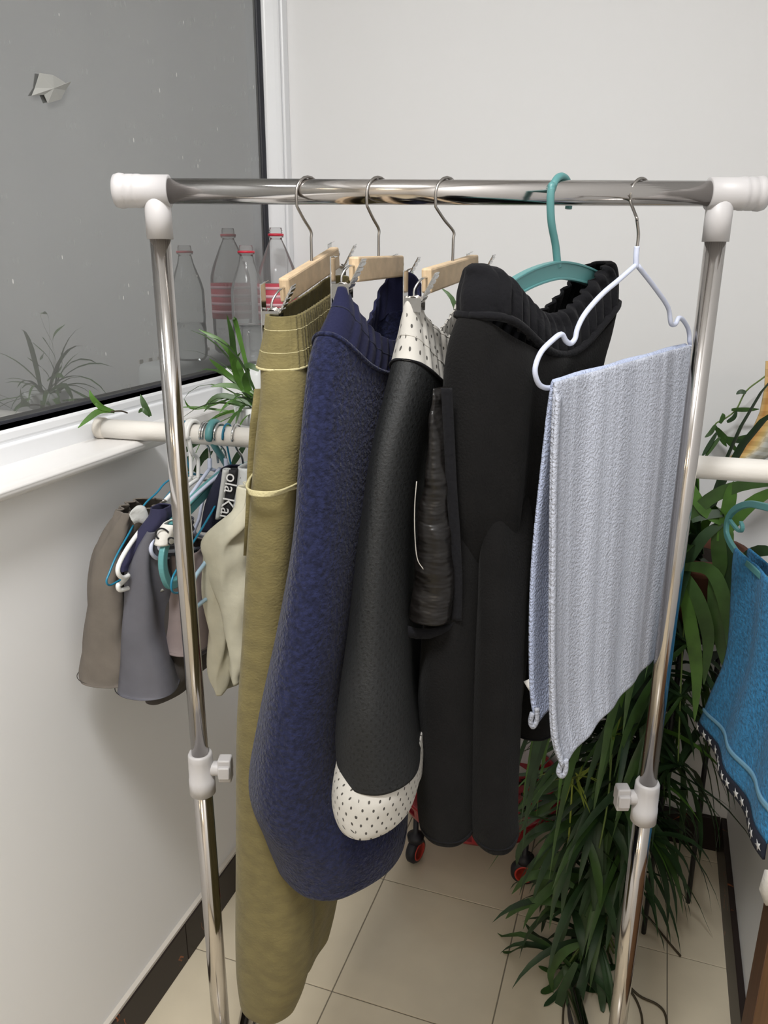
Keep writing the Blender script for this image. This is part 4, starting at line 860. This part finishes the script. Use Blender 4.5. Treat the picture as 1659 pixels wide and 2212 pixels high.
# umbrella sedge clump standing low in front, broad dark fingers
us = thing('umbrella_sedge', 'clump of dark fingered umbrella sedge reaching the floor behind the right post', 'plant', o1(1330, 2010, 1.28))
rc = Vector((.02, 1.33, .01))
heads = [((1290, 1760), 1.30), ((1250, 1800), 1.26), ((1270, 1890), 1.27), ((1230, 1960), 1.24), ((1310, 1950), 1.28), ((1290, 2040), 1.24), ((1350, 1880), 1.32), ((1330, 1700), 1.34), ((1230, 2080), 1.22), ((1390, 1800), 1.33)]
for (x, y), Y in heads:
    h = o1(x, y, Y)
    MB().tube(smooth([rc+Vector((random.uniform(-.03, .03), random.uniform(-.03, .03), 0)), rc.lerp(h, .5)+Vector((0, 0, .05)), h], 4), .0022, 6).build('stalk', M['stem'], us)
    tuft(h, 20, (.09, .21), (.005, .0095), us, [M['leafd'], M['leafd'], M['leaf2']], (-50, 35), (1.2, 2.6))
for pts, Y in (([(1240, 1915), (1190, 1890), (1140, 1895), (1105, 1932)], 1.22), ([(1230, 1960), (1170, 1945), (1120, 1960), (1092, 1985)], 1.22), ([(1230, 1780), (1170, 1790), (1125, 1830), (1116, 1870)], 1.26), ([(1240, 1800), (1190, 1830), (1150, 1880), (1140, 1900)], 1.26),
               ([(1250, 1820), (1200, 1860), (1165, 1920), (1150, 1955)], 1.25), ([(1250, 2040), (1215, 2060), (1190, 2100), (1195, 2145)], 1.18), ([(1245, 2080), (1220, 2130), (1200, 2190), (1180, 2205)], 1.16), ([(1250, 1700), (1200, 1720), (1160, 1760), (1110, 1745)], 1.30), ([(1260, 1660), (1200, 1690), (1150, 1720), (1112, 1752)], 1.29)):
    pxleaf(pts, Y, .0085, random.choice([M['leafd'], M['leaf2']]), us)
yl = thing('umbrella_sedge', 'thin yellow-green sedge head just below the towel corner', 'plant', o1(1235, 1690, 1.25))
for (x, y), Y, k in (((1237, 1682), 1.24, 14), ((1323, 1592), 1.26, 9)):
    h = o1(x, y, Y); tuft(h, k, (.03, .075), (.0015, .003), yl, [M['leafy']], (-10, 60), (.3, 1.2))
    MB().tube(smooth([h, o1(x-10, y+140, Y), o1(x-35, y+270, Y)], 4), .0018, 6).build('stalk', M['leafy'] if k > 10 else M['stem'], yl)
# specific arching leaves below the pipe at right
ar = thing('spider_plant', 'fresh green arching leaves just below the pipe at right', 'plant', o1(1560, 1280, 1.36))
cA = o1(1575, 1250, 1.36)
for pts, wd, mm in (([(1555, 1170), (1570, 1110), (1580, 1060), (1585, 1040)], .011, 'leaf'), ([(1560, 1160), (1620, 1090), (1690, 1050)], .011, 'leaf'), ([(1470, 1140), (1530, 1080), (1600, 1050), (1690, 1045)], .011, 'leaf2'), ([(1560, 1130), (1520, 1100), (1490, 1050), (1480, 1010)], .010, 'leaf'),
                    ([(1575, 1110), (1540, 1110), (1500, 1120), (1470, 1140)], .008, 'leafd'), ([(1560, 1130), (1520, 1160), (1480, 1220), (1460, 1250)], .010, 'leafd'), ([(1470, 1225), (1530, 1230), (1560, 1280), (1575, 1360), (1570, 1400)], .012, 'leaf2'), ([(1480, 1240), (1510, 1300), (1530, 1380), (1520, 1480)], .012, 'leaf2'),
                    ([(1475, 1260), (1490, 1340), (1505, 1450), (1500, 1560)], .012, 'leaf'), ([(1540, 1240), (1545, 1320), (1570, 1430), (1590, 1500)], .012, 'leaf2'), ([(1550, 1135), (1552, 1180), (1555, 1230), (1545, 1270)], .013, 'leaf2'), ([(1572, 1170), (1578, 1230), (1580, 1290), (1580, 1330)], .011, 'leafd'), ([(1600, 1210), (1640, 1190), (1690, 1195)], .010, 'leafd'), ([(1600, 1240), (1640, 1230), (1690, 1240)], .010, 'leafd')):
    pxleaf(pts, [1.36-.02*i for i in range(len(pts))] if pts[0][1] > 1200 else 1.37, wd, M[mm], ar)
# sprawling runner on the back wall
rn = thing('spider_plantlets', 'wiry runner with small tufts against the back wall above the pipe at right', 'plant', o1(1550, 930, 1.66))
MB().tube(smooth([o1(x, y, 1.655) for x, y in ((1700, 775), (1650, 815), (1612, 845), (1590, 885), (1565, 905), (1545, 918), (1560, 945), (1590, 975))], 5), .0015, 6).build('runner', M['stem'], rn)
for pts in ([(1545, 918), (1535, 935), (1522, 945)], [(1548, 935), (1530, 965), (1515, 988)], [(1555, 945), (1535, 970), (1522, 990)], [(1565, 945), (1600, 950), (1640, 938)], [(1570, 950), (1610, 955), (1650, 965)], [(1575, 955), (1605, 945), (1630, 940)], [(1612, 848), (1600, 846), (1590, 852)], [(1580, 885), (1610, 885), (1640, 884)], [(1555, 915), (1562, 900), (1560, 893)], [(1570, 912), (1585, 902), (1592, 885)], [(1550, 925), (1580, 960), (1600, 985)], [(1545, 920), (1560, 950), (1570, 965)], [(1600, 1000), (1610, 970), (1614, 955)]):
    pxleaf(pts, 1.645, .0045, M[random.choice(['leaf2', 'leafd', 'leaf2'])], rn)
# plaid cloth strip hanging behind the pipe
pc = [(780, 1655, 1720), (840, 1652, 1720), (890, 1642, 1715), (930, 1625, 1705), (965, 1602, 1680), (990, 1575, 1640), (1003, 1560, 1612)]
pr_ = [[on(a+(b-a)*q/6, y+(0 if y < 960 else q*1.5), 1, 1.50+.006*math.sin(q*1.4)) for q in range(7)] for y, a, b in pc]
n = len(pr_); MBp = MB().grid([list(r) for r in pr_], uvs=[[(q/6, i/6*.9) for q in range(8)] for i in range(n)])
tag(MBp.build('plaid_strip', M['plaid'], solid=.003), 'orange and cream plaid cloth strip hanging behind the pipe at the right edge', 'cloth')
# sill spider plant with its pot
sp2c = Vector((-.735, 1.20, SZ+.0))
sp2c = on(556, 890, 1, 1.17)
pz = thing('flower_pot', 'small white pot on the sill corner, mostly hidden by olive trousers', 'pot', (sp2c.x, sp2c.y, SZ-.002))
MB().lathe([(.030, 0), (.034, .002), (.040, max(.03, sp2c.z-SZ-.004)), (.036, max(.03, sp2c.z-SZ-.004)), (.034, max(.028, sp2c.z-SZ-.012)), (.005, max(.028, sp2c.z-SZ-.012))], Vector((sp2c.x, sp2c.y, SZ-.002)), seg=24).build('pot_body', M['basket'], pz)
sp2 = thing('spider_plant', 'bright green spider plant on the window sill beside the bottles', 'plant', sp2c)
GL = [M['leaf'], M['leaf'], M['leaf2']]
for pts, wd in (([(550, 850), (500, 815), (470, 790), (452, 775)], .0045), ([(545, 870), (510, 780), (500, 720), (490, 680)], .005), ([(540, 850), (510, 800), (500, 760), (492, 745)], .006), ([(535, 860), (515, 790), (480, 740), (430, 712)], .006), ([(550, 870), (520, 838), (480, 832), (455, 836)], .0045), ([(550, 890), (500, 858), (470, 860), (440, 890)], .005), ([(552, 895), (520, 870), (495, 870), (475, 890)], .0045), ([(548, 880), (535, 840), (530, 815), (540, 798)], .006), ([(550, 880), (520, 830), (505, 790), (520, 760)], .005), ([(555, 880), (520, 862), (470, 855), (440, 880)], .0045), ([(520, 860), (520, 890), (515, 915)], .006), ([(545, 900), (500, 890), (430, 880), (385, 880)], .002), ([(560, 800), (540, 790), (520, 792)], .005), ([(500, 860), (440, 880), (410, 880), (398, 862)], .0025), ([(540, 820), (510, 700), (505, 690)], .004)):
    pxleaf(pts, [1.17, 1.165, 1.15, 1.14][:len(pts)], wd, random.choice(GL), sp2)
tuft(sp2c, 26, (.08, .18), (.0025, .0045), sp2, GL, (10, 75), (.8, 2.2), (130, 330))
# sprigs on the pipe's left end and behind
t1 = thing('spider_plantlets', 'small bright sprig lying over the left end of the pipe', 'plant', on(245, 890, 1, 1.03))
for pts, wd in (([(248, 890), (220, 880), (200, 860), (193, 842)], .0045), ([(245, 888), (215, 888), (190, 905), (168, 925)], .0045), ([(240, 888), (215, 880), (203, 866)], .003)): pxleaf(pts, [-.765, -.772, -.778, -.782][:len(pts)], wd, M['leaf'], t1, axis=0)
MB().tube(smooth([on(x, y, 0, -.765) for x, y in ((240, 889), (262, 888), (275, 892))], 4), .0012, 6).build('runner', M['dry'], t1)
t2 = thing('spider_plantlets', 'small sprig standing behind the pipe, left of the left rack post', 'plant', on(318, 890, 1, 1.06))
for pts, wd in (([(325, 900), (312, 875), (303, 852)], .005), ([(320, 897), (308, 885), (299, 892)], .0035)): pxleaf(pts, [-.745, -.752, -.76], wd, M['leaf2'], t2, axis=0)
t3 = thing('spider_plantlets', 'dark leaf tips sticking out beside the grey collar at the left wall', 'plant', on(290, 1110, 0, -.73))
for pts in ([(300, 1112), (285, 1106), (268, 1098)], [(300, 1110), (290, 1102), (280, 1098)], [(318, 1110), (318, 1095), (316, 1085)], [(330, 1105), (333, 1095), (335, 1088)]): pxleaf(pts, -.715, .004, M['leafd'], t3, axis=0)
t4 = thing('spider_plantlets', 'dark leaves hanging under the pipe between the hanger hooks', 'plant', on(450, 980, 1, 1.10))
for pts in ([(420, 1020), (440, 985), (452, 965)], [(425, 1000), (445, 985), (460, 975)], [(400, 975), (420, 958), (445, 952)], [(530, 960), (510, 990), (500, 1010)], [(412, 985), (405, 1000), (408, 1030)]): pxleaf(pts, 1.09, .005, M['leafd'], t4)
lf = thing('spider_plantlets', 'single green leaf tip above the white waistband', 'plant', on(1015, 985, 1, 1.06))
pxleaf([(1015, 985), (1008, 800), (984, 662), (953, 622)], 1.078, .0045, M['leaf2'], lf)
MB().tube(smooth([on(1030, 1000, 1, 1.06), on(1015, 985, 1, 1.076)], 3), .002, 6).build('runner', M['stem'], lf)
# dry runners on the floor
dr = thing('dry_runner', 'dry plant runners lying on the tiles at the foot of the plants', 'plant', on(1400, 2130, 2, 0))
for pts in (((1340, 2110), (1380, 2150), (1420, 2170), (1438, 2195), (1442, 2250)), ((1335, 2125), (1365, 2145), (1385, 2190), (1388, 2250)), ((1290, 2080), (1250, 2110), (1220, 2160), (1215, 2250)), ((1400, 1980), (1440, 2030), (1470, 2065))):
    MB().tube(smooth([on(x, y, 2, .006) for x, y in pts], 5), .0022, 6).build('runner', M['dry'], dr)

# ------------------------------------------------------------------ red trolley behind the clothes
tc = on(1035, 1708, 2, .125); tc.z = 0
RT_ = .185
tr = thing('rolling_trolley', 'round red metal trolley with petal cutouts on black casters, behind the clothes', 'trolley', tc)
zt = .125
def disc_cut(zc, R_, name):
    seg = 96; mb = MB(); rr = [0.004, .05, .062, .070, .078, .098, .112, .135, .150, R_]
    rows = [[tc+Vector((r*math.cos(2*PI*k/seg), r*math.sin(2*PI*k/seg), zc)) for k in range(seg)] for r in rr]
    vs = [p for r in rows for p in r]; fs = []
    for i in range(len(rr)-1):
        for k in range(seg):
            if i in (5, 6, 7) and k % 6 in ((1, 2, 3, 4) if i == 6 else (2, 3) if i == 5 else (1, 2, 3, 4)): continue
            if i == 2 and k % 4 == 1: continue
            fs.append((i*seg+k, i*seg+(k+1) % seg, (i+1)*seg+(k+1) % seg, (i+1)*seg+k))
    mb.add(vs, fs); return mb.build(name, M['red'], tr, solid=.0015)
disc_cut(zt, RT_, 'tray')
# low pierced rim
seg = 96; rows = [[tc+Vector(((RT_+e)*math.cos(2*PI*k/seg), (RT_+e)*math.sin(2*PI*k/seg), z)) for k in range(seg)] for z, e in ((zt, 0), (zt+.008, .002), (zt+.026, .004), (zt+.034, .005))]
vs = [p for r in rows for p in r]; fs = [(i*seg+k, i*seg+(k+1) % seg, (i+1)*seg+(k+1) % seg, (i+1)*seg+k) for i in range(3) for k in range(seg) if not (i == 1 and k % 4 in (0, 1))]
MB().add(vs, fs).build('rim', M['red'], tr, solid=.0015)
MB().tube([tc+Vector(((RT_+.006)*math.cos(a*PI/24), (RT_+.006)*math.sin(a*PI/24), zt+.036)) for a in range(49)], .0035, 8).build('rim_wire', M['red'], tr)
wf = on(835, 1884, 2, 0)
a0 = math.atan2(wf.y-tc.y, wf.x-tc.x)
for q in range(4):
    a = a0+q*PI/2; rad = (Vector((wf.x, wf.y, 0))-tc).length; wc = tc+Vector((math.cos(a)*min(rad, RT_-.01), math.sin(a)*min(rad, RT_-.01), .030))
    ax = Vector((math.cos(a0+.9), math.sin(a0+.9), 0)) if q else (R0*.75-F0*.5).normalized()
    cs = MB().lathe([(.006, -.011), (.026, -.011), (.030, -.006), (.030, .006), (.026, .011), (.006, .011)], wc, ax, 28).build('caster', M['gasket'], tr)
    for sg in (-1, 1): MB().lathe([(.0175, .0112*sg), (.0175, .0125*sg), (.0215, .0125*sg), (.0215, .0112*sg)], wc, ax, 28).build('wheel_ring', M['redring'], cs)
    MB().lathe([(.018, .026), (.020, .040), (.010, .046), (.006, .05), (.006, .09)], wc, (0, 0, 1), 20).build('caster_fork', M['gasket'], cs)
    MB().tube([wc+Z0*.085, tc+Vector((math.cos(a)*RT_*.6, math.sin(a)*RT_*.6, zt-.006))], .005, 8).build('arm', M['red'], tr)
dp = thing('flower_pot', 'small dark pot standing on the red trolley', 'pot', tc+Vector((-.04, .05, zt+.002)))
MB().lathe([(.045, 0), (.048, .002), (.060, .09), (.064, .09), (.064, .10), (.056, .10), (.054, .085), (.004, .085)], tc+Vector((-.04, .05, zt+.002)), seg=28).build('pot_body', M['potd'], dp)
